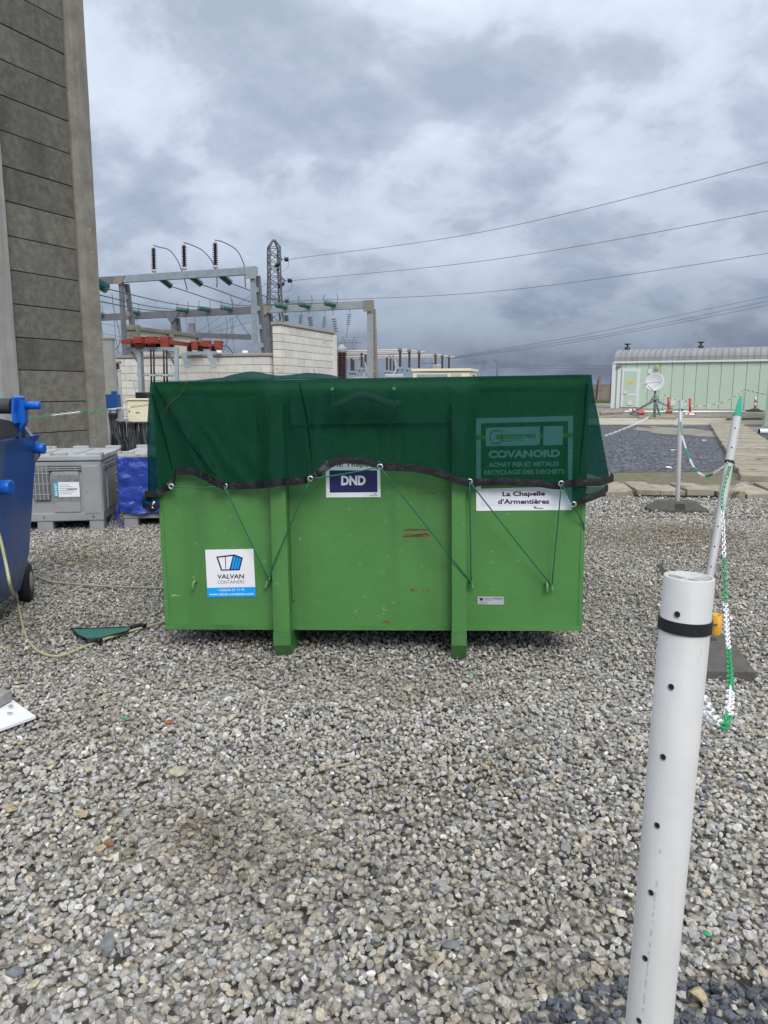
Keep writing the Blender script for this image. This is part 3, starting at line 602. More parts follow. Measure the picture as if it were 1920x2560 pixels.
# ================================================================== the green debris net over the container
m_net = bpy.data.materials.new('debris_net'); m_net.use_nodes = True
t = m_net.node_tree; n_ = t.nodes; l_ = t.links; b = n_['Principled BSDF']; b.inputs['Base Color'].default_value = (.004, .052, .040, 1); b.inputs['Roughness'].default_value = .75; b.inputs['Specular IOR Level'].default_value = .2
tr = n_.new('ShaderNodeBsdfTransparent'); tr.inputs[0].default_value = (.46, .74, .73, 1)
tl = n_.new('ShaderNodeBsdfTranslucent'); tl.inputs[0].default_value = (.006, .085, .06, 1)
m1 = n_.new('ShaderNodeMixShader'); m1.inputs[0].default_value = .35; l_.new(b.outputs[0], m1.inputs[1]); l_.new(tl.outputs[0], m1.inputs[2])
g_ = n_.new('ShaderNodeTexCoord'); wv = n_.new('ShaderNodeTexNoise'); wv.inputs['Scale'].default_value = 5; wv.inputs['Detail'].default_value = 4; l_.new(g_.outputs['Object'], wv.inputs['Vector'])
mp = n_.new('ShaderNodeMapping'); mp.inputs['Scale'].default_value = (8, 8, 260); l_.new(g_.outputs['Object'], mp.inputs[0]); wv2 = n_.new('ShaderNodeTexNoise'); wv2.inputs['Scale'].default_value = 1; l_.new(mp.outputs[0], wv2.inputs['Vector'])
mr = n_.new('ShaderNodeMapRange'); mr.inputs[1].default_value = .3; mr.inputs[2].default_value = .7; mr.inputs[3].default_value = .36; mr.inputs[4].default_value = .48; l_.new(wv2.outputs['Fac'], mr.inputs[0])
mpw = n_.new('ShaderNodeMapping'); mpw.inputs['Scale'].default_value = (9, 9, 2.6); mpw.inputs['Rotation'].default_value = (0, .35, 0); l_.new(g_.outputs['Object'], mpw.inputs[0]); wv3 = n_.new('ShaderNodeTexNoise'); wv3.inputs['Scale'].default_value = 1.6; wv3.inputs['Detail'].default_value = 5; l_.new(mpw.outputs[0], wv3.inputs['Vector'])
bw = n_.new('ShaderNodeBump'); bw.inputs['Distance'].default_value = .05; l_.new(wv3.outputs['Fac'], bw.inputs['Height']); l_.new(bw.outputs[0], b.inputs['Normal']); l_.new(bw.outputs[0], tl.inputs['Normal'])
m2 = n_.new('ShaderNodeMixShader'); l_.new(mr.outputs[0], m2.inputs[0]); l_.new(m1.outputs[0], m2.inputs[1]); l_.new(tr.outputs[0], m2.inputs[2]); l_.new(m2.outputs[0], n_['Material Output'].inputs['Surface'])
m_hem = M('black_webbing', (.007, .007, .009), (.013, .013, .016), sc=6, ro=.5, bump=.010, bsc=22, spec=.4)
m_cord = M('green_cord', (.01, .13, .075), (.008, .10, .06), sc=40, ro=.55); m_eye = M('zinc_eyelet', (.62, .62, .60), ro=.3, me=.8)
NT = empty('debris_net', P0, 'dark green see-through mesh net with black hem draped over the container', 'net', mat=dm)
# lower edge of the net along the end wall, photo pixels
HEM = [(398, 1240), (412, 1229), (428, 1224), (436, 1210), (440, 1192), (450, 1184), (468, 1184), (489, 1187), (506, 1196), (523, 1205), (545, 1215), (562, 1222), (600, 1221), (640, 1220), (676, 1217), (713, 1212), (750, 1209), (776, 1206), (800, 1192), (815, 1178), (829, 1167), (845, 1160), (863, 1157), (890, 1158), (919, 1161), (949, 1173), (960, 1176), (980, 1175), (1031, 1177), (1079, 1186), (1110, 1196), (1139, 1207), (1174, 1216), (1200, 1213), (1258, 1211), (1337, 1214), (1377, 1220), (1403, 1222), (1420, 1216), (1455, 1213)]
def hem_y(px):
    for (a, ya), (b_, yb) in zip(HEM, HEM[1:]):
        if a <= px <= b_: return ya + (yb - ya) * (px - a) / (b_ - a)
    return HEM[0][1] if px < HEM[0][0] else HEM[-1][1]
def ridge(px, t):          # folds: narrow pleats fanning out of the top corners and hanging points
    o = 0
    for (x0, x1, w, a) in ((392, 430, 9, .016), (398, 505, 12, .020), (402, 545, 14, .018), (410, 625, 18, .008), (430, 700, 20, .006), (752, 775, 7, .012), (800, 782, 12, .012), (830, 806, 12, .008), (1000, 952, 16, .010), (1465, 1408, 14, .014), (1462, 1440, 10, .016), (1380, 1250, 20, .006), (1100, 1175, 18, .008), (480, 470, 16, .006), (570, 562, 14, .010), (660, 690, 16, .006), (1290, 1300, 24, .007)):
        c = x0 + (x1 - x0) * t; o += 2.2 * a * t ** .8 * math.exp(-((px - c) / w) ** 2)
    return o
def fold_off(px, t):
    rail = .092 * max(math.exp(-((px - 690) / 38) ** 4), math.exp(-((px - 1147) / 36) ** 4)) if True else 0
    mid = .092 * (1 / (1 + math.exp(-(px - 700) / 9))) * (1 / (1 + math.exp((px - 1140) / 9)))
    hook = .052 * math.exp(-((px - 908) / 95) ** 4) * math.exp(-((t - .22) / .30) ** 4)
    b = .016 + max(rail, mid * .86) + hook + .014 * t + ridge(px, t)
    b += .006 * mnoise.noise((px * .014, t * 2.2, 1.5)) + .004 * mnoise.noise((px * .04, t * 4, 7))
    return b
def top_y(px): return 956 + (938 - 956) * (px - 382) / (1473 - 382)
pxs = list(np.linspace(384, 1470, 190)); NR = 44
colF = []
front = []
for r in range(NR + 1):
    t = r / NR; row = []
    for px in pxs:
        y = top_y(px) - 1 + (hem_y(px) - top_y(px) + 1) * t; o_ = fold_off(px, t) * (min(1, t * 7) if t < .15 else 1) + (.045 * (1 - min(1, t * 7)) if t < .15 else 0)
        row.append(DL(px + (0 if t == 0 else 0), y, max(o_, .03 if t < .12 else .012)))
    front.append(row)
# side aprons: fold round the corner, billow out, run back along the side
def apron(side, rows_):
    o = []
    for r, row in enumerate(rows_):
        t = r / NR; e = row[0] if side < 0 else row[-1]; wallx = (xl1 + (xl0 - xl1) * t * .45) if side < 0 else (xr1 + (xr0 - xr1) * t * .45)
        bul = (.010 + .062 * t ** 1.3) if side < 0 else (.012 + .115 * t ** 1.2); zz = e.z
        drop = (-.045 * t) if side < 0 else 0.0; line = []
        for k, (yy, fx) in enumerate(((-.02, .28), (.03, .62), (.10, .92), (.20, 1.0), (.34, .86), (.55, .62), (.9, .5), (1.4, .42), (2.2, .46), (3.2, .4), (4.4, .45))):
            wob = .03 * t * math.sin(yy * 6.3 + 1.0) * (1 if yy > .3 else .2)
            line.append(Vector((wallx + side * (bul * fx + wob * .6 + .004 + .026 * min(1, t * 2.5)), yy, zz + drop * min(1, yy * 5 + .2) * (1 if yy < .5 else .8) - .05 * t * mnoise.noise((yy * 2, 3, side)))))
        o.append(line[::-1] + row if side < 0 else row + line)
    return o
g2_ = apron(-1, front); g2_ = apron(1, g2_)
# smooth out corners a little
top = []
for i in range(16):
    y = 4.4 * (1 - i / 15) ** 1.6 + .02; row = []
    for p in g2_[0]:
        row.append(Vector((max(xl1 - .03, min(xr1 + .03, p.x)), y, zt + .004 + (TR.z - TL.z) * (p.x / (xr1 - xl1)) + (humps(p.x, y) if abs(p.x) < 1.1 else 0) - .02 * math.exp(-((y - .25) / .12) ** 2) * 0)))
    top.append(row)
L0 = len(g2_[0]); ns = 11
cv = MB(); cv.grid(g2_, True); cv.grid(top + [ [Vector((max(xl1 - .03, min(xr1 + .03, p.x)), -.025, zt + .004 + (TR.z - TL.z) * (p.x / (xr1 - xl1)))) for p in g2_[0]] ], True)
dbuild(cv, 'cover', m_net, NT)
# hem: webbing strip along the lower edge, with thickness
for pl__ in (([(388, 965), (443, 1061), (497, 1139), (540, 1190)], 5), ([(380, 985), (404, 1068), (432, 1175)], 5), ([(749, 958), (766, 1038), (775, 1109), (782, 1190)], 4), ([(1468, 960), (1460, 1060), (1448, 1190)], 5)):
    lp = smooth_pts([Vector((x, y, 0)) for x, y in pl__[0]], 8); rr_ = []
    for i_, p in enumerate(lp):
        t_ = (p.y - top_y(p.x)) / (hem_y(p.x) - top_y(p.x)); w_ = pl__[1] * (.35 + .65 * math.sin(math.pi * min(1, i_ / len(lp) + .15))); o_ = fold_off(p.x, t_); o_ = max(o_, .03)
        rr_.append([DL(p.x - w_, p.y, o_ + .002), DL(p.x - w_ * .3, p.y, o_ + .012), DL(p.x + w_ * .5, p.y, o_ + .002), DL(p.x - w_ * .2, p.y, o_ + .006)])
    dbuild(MB().grid(rr_, True), 'pleat', m_net, NT)
ed = g2_[-1][ns - 4: L0 - (ns - 4)]
def hem_strip(line, hgt=.036, out=.016, lift=0.0):
    mb = MB(); n = len(line); vs = []
    for i, p in enumerate(line):
        a = line[max(0, i - 1)]; b_ = line[min(n - 1, i + 1)]; tg = (b_ - a); nr = Vector((tg.y, -tg.x, 0)); nr = nr.normalized() if nr.length > 1e-5 else Vector((0, -1, 0))
        if abs(tg.x) > abs(tg.y) * .6 and p.y < .08: nr = Vector((0, -1, 0))
        upv = Vector((-tg.z, 0, tg.x)) if abs(tg.x) > abs(tg.y) else Vector((0, 0, 1)); upv = upv.normalized() if upv.z >= 0 else -upv.normalized()
        wob = .0035 * mnoise.noise((i * .4, 2, 5)); hq = hgt * (1 + .10 * mnoise.noise((i * .10, 9, 1)))
        vs.append([p + nr * (out + wob) - upv * .003, p + nr * (out + .0008 + wob) + upv * hq * .5, p + nr * (out + wob) + upv * hq, p + nr * (out - .003 + wob) + upv * hq, p + nr * (out - .004 + wob) - upv * .002, p + nr * (out + wob) - upv * .002])
    mb.grid(vs, False); return mb
hem = dbuild(hem_strip(ed), 'hem', m_hem, NT)
# loose right-hand corner of the net, folded back to the eyelet
crn = [[DL(1403, 1212, .05), DL(1440, 1214, .05), DL(1480, 1212, .03), DL(1516, 1205, -.08)], [DL(1418, 1238, .05), DL(1450, 1238, .055), DL(1490, 1232, .03), DL(1520, 1215, -.08)], [DL(1432, 1268, .04), DL(1462, 1256, .05), DL(1495, 1244, .03), DL(1520, 1226, -.08)]]
dbuild(MB().grid(crn), 'folded_corner', m_net, NT); dbuild(hem_strip(smooth_pts(crn[2], 5), .034, .004), 'hem', m_hem, NT)
crl = [[DL(398, 1236, .04), DL(378, 1240, .02), DL(356, 1238, -.10)], [DL(398, 1255, .035), DL(376, 1262, .02), DL(354, 1256, -.10)], [DL(400, 1266, .035), DL(382, 1279, .02), DL(356, 1268, -.10)]]
dbuild(MB().grid(crl), 'folded_corner', m_net, NT); dbuild(hem_strip(smooth_pts(crl[2], 5), .034, .004), 'hem', m_hem, NT)
dbuild(MB().box(DL(384, 1262, .034), (.012, .003, .04), Matrix.Rotation(R(15), 3, 'Y')), 'size_tag', M('white_tag', (.75, .75, .72), ro=.6), NT)
# a mended tear line near the upper left corner
m_tear = M('brown_stitching', (.06, .045, .03), ro=.9)
dbuild(MB().tube(smooth_pts([DL(466, 957, .055), DL(458, 975, .05), DL(447, 990, .05), (DL(430, 1003, .05)), DL(419, 1016, .05), DL(415, 1030, .05)], 6), .0022, 6), 'stitching', m_tear, NT)
EYES = [(428, 1216), (562, 1215), (776, 1197), (950, 1167), (1174, 1204), (1403, 1209), (1434, 1261)]
EP = []
for x, y in EYES:
    oo = fold_off(x, .97) + .018 if x != 1434 else .062
    c = DL(x, y, oo); EP.append(c)
    ringp = [c + Vector((.0125 * math.cos(k * math.pi / 8), 0, .0125 * math.sin(k * math.pi / 8))) for k in range(16)]
    dbuild(MB().tube(ringp, .0042, 8, closed=True), 'eyelet', m_eye, NT)
# elastic lashing cord
hk = [DL(673, 1453, .035), DL(1176, 1458, .035), DL(1377, 1462, .035)]
ck = MB()
def cordseg(a, b_, sag=.004, r=.0036, mid=None):
    pts = [a] + ([mid] if mid is not None else []) + [b_]; pp = []
    for p, q_ in zip(pts, pts[1:]):
        for k in range(9): tt = k / 8; pp.append(p.lerp(q_, tt) - Vector((0, 0, sag * 4 * tt * (1 - tt))))
    ck.tube([dm @ p for p in pp], r, 7)
off_ = Vector((0, -.008, 0))
cordseg(EP[0] + off_, EP[1] + off_, .006); cordseg(EP[1] + off_, hk[0], .002); cordseg(EP[2] + off_, hk[0] + Vector((.008, 0, 0)), .001, mid=DL(681, 1417, .098)); cordseg(EP[2] + off_, EP[3] + off_, .004)
cordseg(EP[3] + off_, DL(1130, 1396, .1), .001); cordseg(DL(1130, 1396, .1), hk[1], 0, mid=DL(1166, 1441, .092)); cordseg(EP[4] + off_, hk[1] + Vector((.004, 0, 0)), .001); cordseg(EP[4] + off_, hk[2], .003); cordseg(EP[5] + off_, hk[2] + Vector((.006, 0, 0)), .001)
cordseg(EP[5] + off_, EP[6] + off_, .001); cordseg(EP[6] + off_, DL(1461, 1322, .01), .002, mid=DL(1459, 1310, .012)); cordseg(DL(1461, 1322, .01), DL(1460, 1345, -.06), 0)
for h in hk: ck.tube([dm @ (h + Vector((.007 * math.cos(k * .785), -.003, .009 * math.sin(k * .785)))) for k in range(8)], .0034, 6, closed=True)
ck.thing('lashing_cord', m_cord, 'thin green elastic cord zigzagging from net eyelets to container hooks', 'cord')
# ================================================================== chain barrier: stanchions and plastic chain
m_pole = M('pale_grey_plastic', (.57, .57, .56), (.50, .50, .49), sc=9, ro=.5, bump=.0003, bsc=60, streak=((.46, .46, .45), 30, (1, 1, .05)), spots=[((.36, .355, .34), 60, .70, (1, 1, .25)), ((.30, .25, .19), 38, .745, (1, 1, .6))])
m_polef = M('grey_plastic_pole', (.44, .445, .45), (.38, .385, .39), sc=7, ro=.5)
m_wallin = M('lit_hole_rim', (.26, .26, .25), ro=.6); m_hole = M('hole_dark', (.01, .01, .01), ro=1); m_tie = M('black_cable_tie', (.008, .009, .012), ro=.5); m_rub = M('recycled_rubber', (.105, .10, .09), (.075, .072, .066), sc=20, ro=.9, bump=.004, bsc=90)
m_rubd = M('black_rubber_and_recess_shade', (.035, .035, .033), ro=.95); m_cone = M('teal_plastic_cap', (.01, .30, .19), ro=.45); m_yel = M('yellow_plastic', (.70, .36, .02), (.62, .31, .02), sc=20, ro=.5); m_pen = M('pencil_note', (.36, .36, .37), ro=.8)
m_cg = M('green_chain_plastic', (.02, .30, .11), ro=.42); m_cw = M('white_chain_plastic', (.78, .79, .80), ro=.42)
def basis(ax):
    ax = Vector(ax).normalized(); x = ax.cross(Vector((0, 1, 0)))
    if x.length < .05: x = ax.cross(Vector((1, 0, 0)))
    x.normalize(); return ax, x, ax.cross(x)
def rubber_base(c, rz, root):
    T = Matrix.Translation(c) @ Matrix.Rotation(rz, 4, 'Z'); mb = MB()
    L_, l_ = .335, .20; W_, w_ = .15, .09; z0_, z1_, z2_ = -.012, .055, .150
    lv = [(L_, W_, z0_), (L_, W_, z1_), (l_, w_, z2_)]; vs = []
    for a, b_, z in lv: vs += [T @ Vector(v) for v in ((-a, -b_, z), (a, -b_, z), (a, b_, z), (-a, b_, z))]
    mb.add(vs, [(3, 2, 1, 0), (8, 9, 10, 11)] + [(4 * k + j, 4 * k + (j + 1) % 4, 4 * k + 4 + (j + 1) % 4, 4 * k + 4 + j) for k in (0, 1) for j in range(4)])
    ba = mb.build('rubber_base', m_rub, root)
    mb = MB().add([T @ Vector(v) for v in ((-.06, -.144, .062), (.065, -.144, .062), (.06, -.104, .126), (-.055, -.104, .126))], [(0, 1, 2, 3)]); mb.v = [tuple(Vector(v) + (T.to_3x3() @ Vector((0, -.004, .002)))) for v in mb.v]; mb.build('grip_recess_shade', m_rubd, ba)  # darker patch paints the shade of a grip recess
    for s in (-1, 1):
        mb = MB().box(T @ Vector((s * .1, 0, z2_ - .002)), (.06, .05, .006), T.to_3x3()); mb.build('carry_slot_shade', m_rubd, ba)  # dark pads paint the shade of the carry slots
    return ba
def stanchion(base, top, r, label, rz, mat, hole_n, hole_dir, hole_step, hole_first, hr=.0042, detail=False):
    base, top = Vector(base), Vector(top); root = empty('chain_stanchion', (base.x, base.y, 0), label, 'barrier post', 'posts of the green and white chain barrier')
    ax, x, y = basis(top - base); ln = (top - base).length
    mb = MB(); n = 40 if detail else 20; wall = .0028
    prof = [(r, 0), (r, ln - .001), (r - .0008, ln), (r - wall, ln), (r - wall, ln - .05)]
    vs = []; fs = []
    for rr, h in prof:
        for j in range(n):
            an = 2 * math.pi * j / n; vs.append(base + ax * h + (x * math.cos(an) + y * math.sin(an)) * rr)
    for i in range(len(prof) - 1):
        for j in range(n): fs.append((i * n + j, i * n + (j + 1) % n, (i + 1) * n + (j + 1) % n, (i + 1) * n + j))
    pole = mb.add(vs, fs, True).build('pole', mat, root, fix=False)
    hd = Vector(hole_dir); hd = (hd - ax * hd.dot(ax)).normalized(); sd_ = ax.cross(hd)
    for k in range(hole_n):
        c = base + ax * (ln - hole_first - hole_step * k) + hd * (r + .0003)
        pts = [c + ax * (hr * 1.15 * math.sin(a)) + sd_ * (hr * math.cos(a)) - hd * (r - math.sqrt(max(0, r * r - (hr * math.cos(a)) ** 2))) for a in [j * math.pi / 8 for j in range(16)]]
        MB().add([c - hd * .0002 + hd * .0005] + pts, [(0, j + 1, (j + 1) % 16 + 1) for j in range(16)]).build('hole', m_hole, root, fix=False)  # flat black disc, the shade of a hole put into colour
    return root, ax, x, y, ln, pole
def tie(root, c, ax, r, w=.010, mat=None):
    ax, x, y = basis(ax); pts = []
    MB().lathe([(r + .0002, -w / 2), (r + .0016, -w / 2), (r + .0016, w / 2), (r + .0002, w / 2)], c, ax, 40, False).build('cable_tie', mat or m_tie, root)
# -- front post, close to the camera
R0 = .025
dt = 2 * R0 / (122 / F)
tp = atdep(1723, 1440, dt + .004); db = 2 * R0 / (111 / F); bt = atdep(1622, 2560, db)
dirp = (tp - bt).normalized(); base = tp - dirp * (tp.z / dirp.z)
ST3 = stanchion(base, tp, R0, 'thick pale grey plastic post with black cable tie and yellow tube beside', R(20), m_pole, 0, (-.5, -1, 0), .073, .045, .004, True)
r3, ax3, x3, y3, ln3, pole3 = ST3
def on_pole(px, py):           # nearest point of the pole's surface along the pixel ray
    d = ray(px, py).normalized(); w = C0 - base; a_ = d - ax3 * d.dot(ax3); b_ = w - ax3 * w.dot(ax3)
    A = a_.dot(a_); B = 2 * a_.dot(b_); Cq = b_.dot(b_) - R0 * R0; D = max(0, B * B - 4 * A * Cq); t_ = (-B - math.sqrt(D)) / (2 * A); return C0 + d * t_
for (px, py) in ((1692, 1537), (1677, 1718), (1657, 1893), (1642, 2064), (1627, 2232), (1612, 2396), (1597, 2552)):
    p = on_pole(px, py); h_ = (p - base).dot(ax3); ctr = base + ax3 * h_; hd = (p - ctr).normalized(); sd_ = ax3.cross(hd); hr = .0034; pts = []
    for j in range(16):
        a = j * math.pi / 8; an = hr * math.cos(a) / R0; pts.append(ctr + (hd * math.cos(an) + sd_ * math.sin(an)) * (R0 + .0003) + ax3 * (hr * 1.1 * math.sin(a)))
    ho = MB().add([ctr + hd * (R0 + .0003)] + pts, [(0, j + 1, (j + 1) % 16 + 1) for j in range(16)]).build('hole', m_wallin, r3, fix=False)  # grey disc paints the lit inner wall of a hole
    dq_ = sd_ * .0007 + ax3 * .0009; c2 = ctr + hd * (R0 + .0005); pts2 = [c2 + (q_ - ctr - hd * R0) * .80 + dq_ for q_ in pts]
    MB().add([c2 + dq_] + pts2, [(0, j + 1, (j + 1) % 16 + 1) for j in range(16)]).build('painted_hole_shade', m_hole, ho, fix=False)  # offset black disc paints the shade inside, leaving a lit crescent
# cross web in the mouth of the tube
for an in (R(35), R(125)):
    dd = x3 * math.cos(an) + y3 * math.sin(an); MB().bar(tp - dd * (R0 - .0025) - ax3 * .016, tp + dd * (R0 - .0025) - ax3 * .016, .0022, .028, ax3).build('cross_web', m_pole, r3)
ptie = on_pole(1715, 1575); tie(r3, base + ax3 * ((ptie - base).dot(ax3)), ax3, R0, .0125)
a_, b_, c_ = atdep(1672, 1452, dt + .02), atdep(1660, 1432, dt + .022), atdep(1648, 1410, dt + .024)
MB().bar(a_, b_, .0055, .0016, (0, -1, .3)).bar(b_, c_, .0045, .0016, (0, -1, .3)).build('tie_tail', m_tie, r3)
# pencilled note along the pole
pts = []
for k in range(150):
    f = k / 149; py = 2122 + (2545 - 2122) * f; px = 1651 - 45 * f + (3.2 if k % 2 else -3.2) * (.4 + .6 * abs(math.sin(k * .9))) * (1 if (k // 14) % 4 != 3 else .1)
    q_ = on_pole(px, py); pts.append(q_ + ((q_ - base) - ax3 * ((q_ - base).dot(ax3))).normalized() * .0002)
for k0 in sorted(random.sample(range(0, 144), 26)): MB().tube(pts[k0:k0 + random.randint(3, 6)], .00014, 4).build('pencil_stroke', m_pen, r3)
rubber_base(Vector((base.x, base.y, 0)), R(20), r3)
yt = MB(); ya, yb = atdep(1794, 1537, 1.02), atdep(1790, 1583, 1.03); r_ = .0062
vs = []; fs = []; axy, xx_, yy_ = basis(ya - yb)
for rr, h in ((r_, 0), (r_, (ya - yb).length), (r_ - .0016, (ya - yb).length), (r_ - .0016, .002)):
    for j in range(18): an = j * math.pi / 9; vs.append(yb + axy * h + (xx_ * math.cos(an) + yy_ * math.sin(an)) * rr)
for i in range(3):
    for j in range(18): fs.append((i * 18 + j, i * 18 + (j + 1) % 18, (i + 1) * 18 + (j + 1) % 18, (i + 1) * 18 + j))
yt.add(vs, fs, True); yt.thing('yellow_tube', m_yel, 'short yellow plastic tube threaded on the cable tie beside the near post', 'tube')
# strap that carries the tube
MB().bar(atdep(1770, 1566, .80), atdep(1790, 1561, 1.02), .004, .0014, (0, 0, 1)).build('tie_strap', m_tie, r3)
# -- leaning post with teal cap
b2p = atdep(1738, 1650, 4.05); b2p.z = .05; t2p = atdep(1843, 1040, 4.22)
ST2 = stanchion(b2p, t2p, .0235, 'leaning pale grey post with teal cone cap on top', R(0), m_polef, 10, (-.45, -1, .2), .115, .08, .0042)
r2, ax2, x2, y2, ln2, _ = ST2
cp = MB().lathe([(.024, -.004), (.0245, .0), (.0235, .012), (.0195, .012), (.0065, .118), (.003, .122)], t2p, ax2, 20).build('cone_cap', m_cone, r2)
tc2 = t2p - ax2 * .275; tie(r2, tc2, ax2, .0235, .016); rubber_base(Vector((b2p.x + .085, b2p.y + .10, .0)), R(86), r2)
# -- far upright post
b1 = gnd(1692, 1282); t1 = aty(1703, 1000, b1.y)
ST1 = stanchion(Vector((b1.x, b1.y, .08)), t1, .026, 'upright pale grey post standing in a black rubber foot', R(-4), m_polef, 0, (0, -1, 0), .1, .1)
r1, ax1, x1, y1, ln1, _ = ST1; rubber_base(Vector((b1.x - .01, b1.y, 0)), R(-4), r1); tc1 = t1 - ax1 * .115; tie(r1, tc1, ax1, .0265, .018)
# -- chain links
def link_mesh(mat, ln=.042, wd_=.0205, wr=.0026):
    a = wd_ / 2 - wr; s = ln / 2 - wd_ / 2; c = []
    for k in range(7): an = -math.pi / 2 + math.pi * k / 6; c.append(Vector((s + a * math.cos(an), a * math.sin(an), 0)))
    for k in range(7): an = math.pi / 2 + math.pi * k / 6; c.append(Vector((-s + a * math.cos(an), a * math.sin(an), 0)))
    return MB().tube(c, wr, 6, closed=True).mesh('link', mat)
LG, LW = link_mesh(m_cg), link_mesh(m_cw)
def chain(pts, label, runs, first=0, step=.0355, scale=1.0, name='plastic_chain'):
    P = smooth_pts(pts, 24); acc = [0.0]
    for a, b_ in zip(P, P[1:]): acc.append(acc[-1] + (b_ - a).length)
    root = empty(name, P[0], label, 'chain', 'green and white plastic barrier chains'); s = 0.0; i = 0; j = 0; rw = random.uniform(0, 3); step *= scale
    colr = []; c_ = first
    while not callable(runs) and len(colr) < 1200:
        colr += [c_] * runs[len(colr) % len(runs)]; c_ = 1 - c_
    while s < acc[-1]:
        while acc[i + 1] < s and i < len(acc) - 2: i += 1
        t_ = (s - acc[i]) / max(1e-6, acc[i + 1] - acc[i]); p = P[i].lerp(P[i + 1], t_); d = (P[min(len(P) - 1, i + 1)] - P[i]).normalized()
        ax, x, y = basis(d); tw = rw + (math.pi / 2 if j % 2 else 0) + random.uniform(-.25, .25) + j * .05
        u = x * math.cos(tw) + y * math.sin(tw); m = Matrix((d, u, d.cross(u))).transposed().to_4x4(); m = m @ Matrix.Scale(scale, 4); m.translation = p - P[0]
        kc_ = runs(*to_px(p)) if callable(runs) else colr[j]; mesh_obj('link', LG if kc_ == 0 else LW, root, m); s += step; j += 1
    return root
cA = tc1 + Vector((.0, -.03, .01))
chain([cA, atdep(1640, 1036, 8.45), atdep(1575, 1066, 8.2), atdep(1505, 1092, 8.0), atdep(1440, 1110, 7.85), atdep(1380, 1122, 7.7)], 'taut plastic chain from the rubber-footed post to behind the container', lambda x, y: (0 + sum(x > q for q in (1510, 1622))) % 2)
chain([tc1 + Vector((-.02, -.03, 0)), atdep(1703, 1075, 7.9), atdep(1716, 1125, 7.1), atdep(1733, 1165, 6.3), atdep(1752, 1186, 5.6), atdep(1772, 1189, 5.0), atdep(1792, 1178, 4.5), tc2 + Vector((-.02, -.035, 0))], 'slack plastic chain sagging between the upright post and the leaning post', lambda x, y: ((1 + sum(y > q for q in (1055, 1090, 1121, 1148, 1168))) if x < 1740 else sum(x > q for q in (1746, 1763, 1782))) % 2)
chain([tc2 + Vector((-.015, -.045, -.03)), atdep(1806, 1240, 4.0), atdep(1809, 1330, 3.75), atdep(1811, 1430, 3.35), atdep(1815, 1530, 2.9), atdep(1821, 1620, 2.4), atdep(1826, 1700, 1.95), atdep(1823, 1770, 1.6), atdep(1812, 1812, 1.36), atdep(1790, 1805, 1.16), atdep(1768, 1778, 1.02), atdep(1745, 1735, .88), atdep(1722, 1660, .795), atdep(1715, 1600, .78)],
      'long plastic chain hanging from the leaning post to the near post', lambda x, y: (sum(y > q for q in (1280, 1393, 1512, 1622, 1722, 1785)) % 2) if x > 1794 else 1)
# ================================================================== blue wheeled bin on the left
m_bin = M('blue_bin_plastic', (.015, .10, .40), (.018, .08, .31), sc=2.5, ro=.33, spec=.5, streak=((.10, .15, .27), 5, (1, 1, .12)), spots=[((.16, .19, .26), 7, .69, (1, 1, .2))])
m_binp = M('bright_blue_plastic', (.008, .13, .58), (.01, .11, .5), sc=6, ro=.32); m_lid = M('dark_bin_lid', (.035, .037, .042), (.05, .052, .058), sc=4, ro=.5); m_tyre = M('black_rubber_tyre', (.012, .012, .013), ro=.65); m_hub = M('grey_hub', (.28, .28, .28), ro=.5); m_steel = M('galvanised_arm', (.22, .25, .32), ro=.4, me=.4)
fx = Vector((-2.36, 4.98, 0)); bd = Vector((-.10, .995, 0)).normalized(); bnrm = Vector((bd.y, -bd.x, 0))      # end face runs from near (out of frame) to far corner fx
BI = empty('wheeled_bin', (-3.0, 4.4, 0), 'large blue four-wheeled waste bin with dark lid and side pegs', 'bin')
def bp(along, outw, z): return fx - bd * along + bnrm * outw + Vector((0, 0, z))     # along: metres from far corner towards the camera
secs = [(.13, .16, -.16, .30), (.16, .10, -.10, .18), (.40, .05, -.045, .10), (.80, .02, .0, .05), (1.08, .0, .035, .03), (1.17, -.015, .05, .02), (1.19, -.03, .06, .0)]
rows = []
for z, ins, ou, rr in secs:
    n_c = 5; pl_ = []; dlen, wlen_ = 1.06, 1.35; a0, a1 = ins, dlen - ins; w0, w1 = ou, -wlen_ - ou; r_ = .06
    for (ca, co, s0) in ((a0 + r_, w0 - r_, 0), (a1 - r_, w0 - r_, 1), (a1 - r_, w1 + r_, 2), (a0 + r_, w1 + r_, 3)):
        for k in range(n_c):
            an = math.pi / 2 * (k / (n_c - 1)) + {0: math.pi, 1: -math.pi / 2, 2: 0, 3: math.pi / 2}[s0]
            if s0 == 0: an = math.pi - math.pi / 2 * (k / (n_c - 1)); da, do = r_ * math.cos(an), r_ * math.sin(an)
            elif s0 == 1: an = math.pi / 2 - math.pi / 2 * (k / (n_c - 1)); da, do = r_ * math.cos(an), r_ * math.sin(an)
            elif s0 == 2: an = -math.pi / 2 * (k / (n_c - 1)); da, do = r_ * math.cos(an), r_ * math.sin(an)
            else: an = -math.pi / 2 - math.pi / 2 * (k / (n_c - 1)); da, do = r_ * math.cos(an), r_ * math.sin(an)
            pl_.append(bp(ca + da, co + do, z))
    rows.append(pl_ + pl_[:1])
mb = MB().grid(rows, True); n0 = len(rows[0]); mb.f.append(tuple(range(n0 - 1))); mb.sm.append(False); mb.build('body', m_bin, BI)
mb = MB(); 
for i in range(9):
    pass
lidp = []
for i in range(13):
    an = math.pi * i / 12; lidp.append((.56 - .48 * math.cos(an), 1.185 + .13 * math.sin(an)))
rows = [[bp(a, -.02 - w * 1.34, z) for a, z in lidp] for w in (0, .5, 1)]
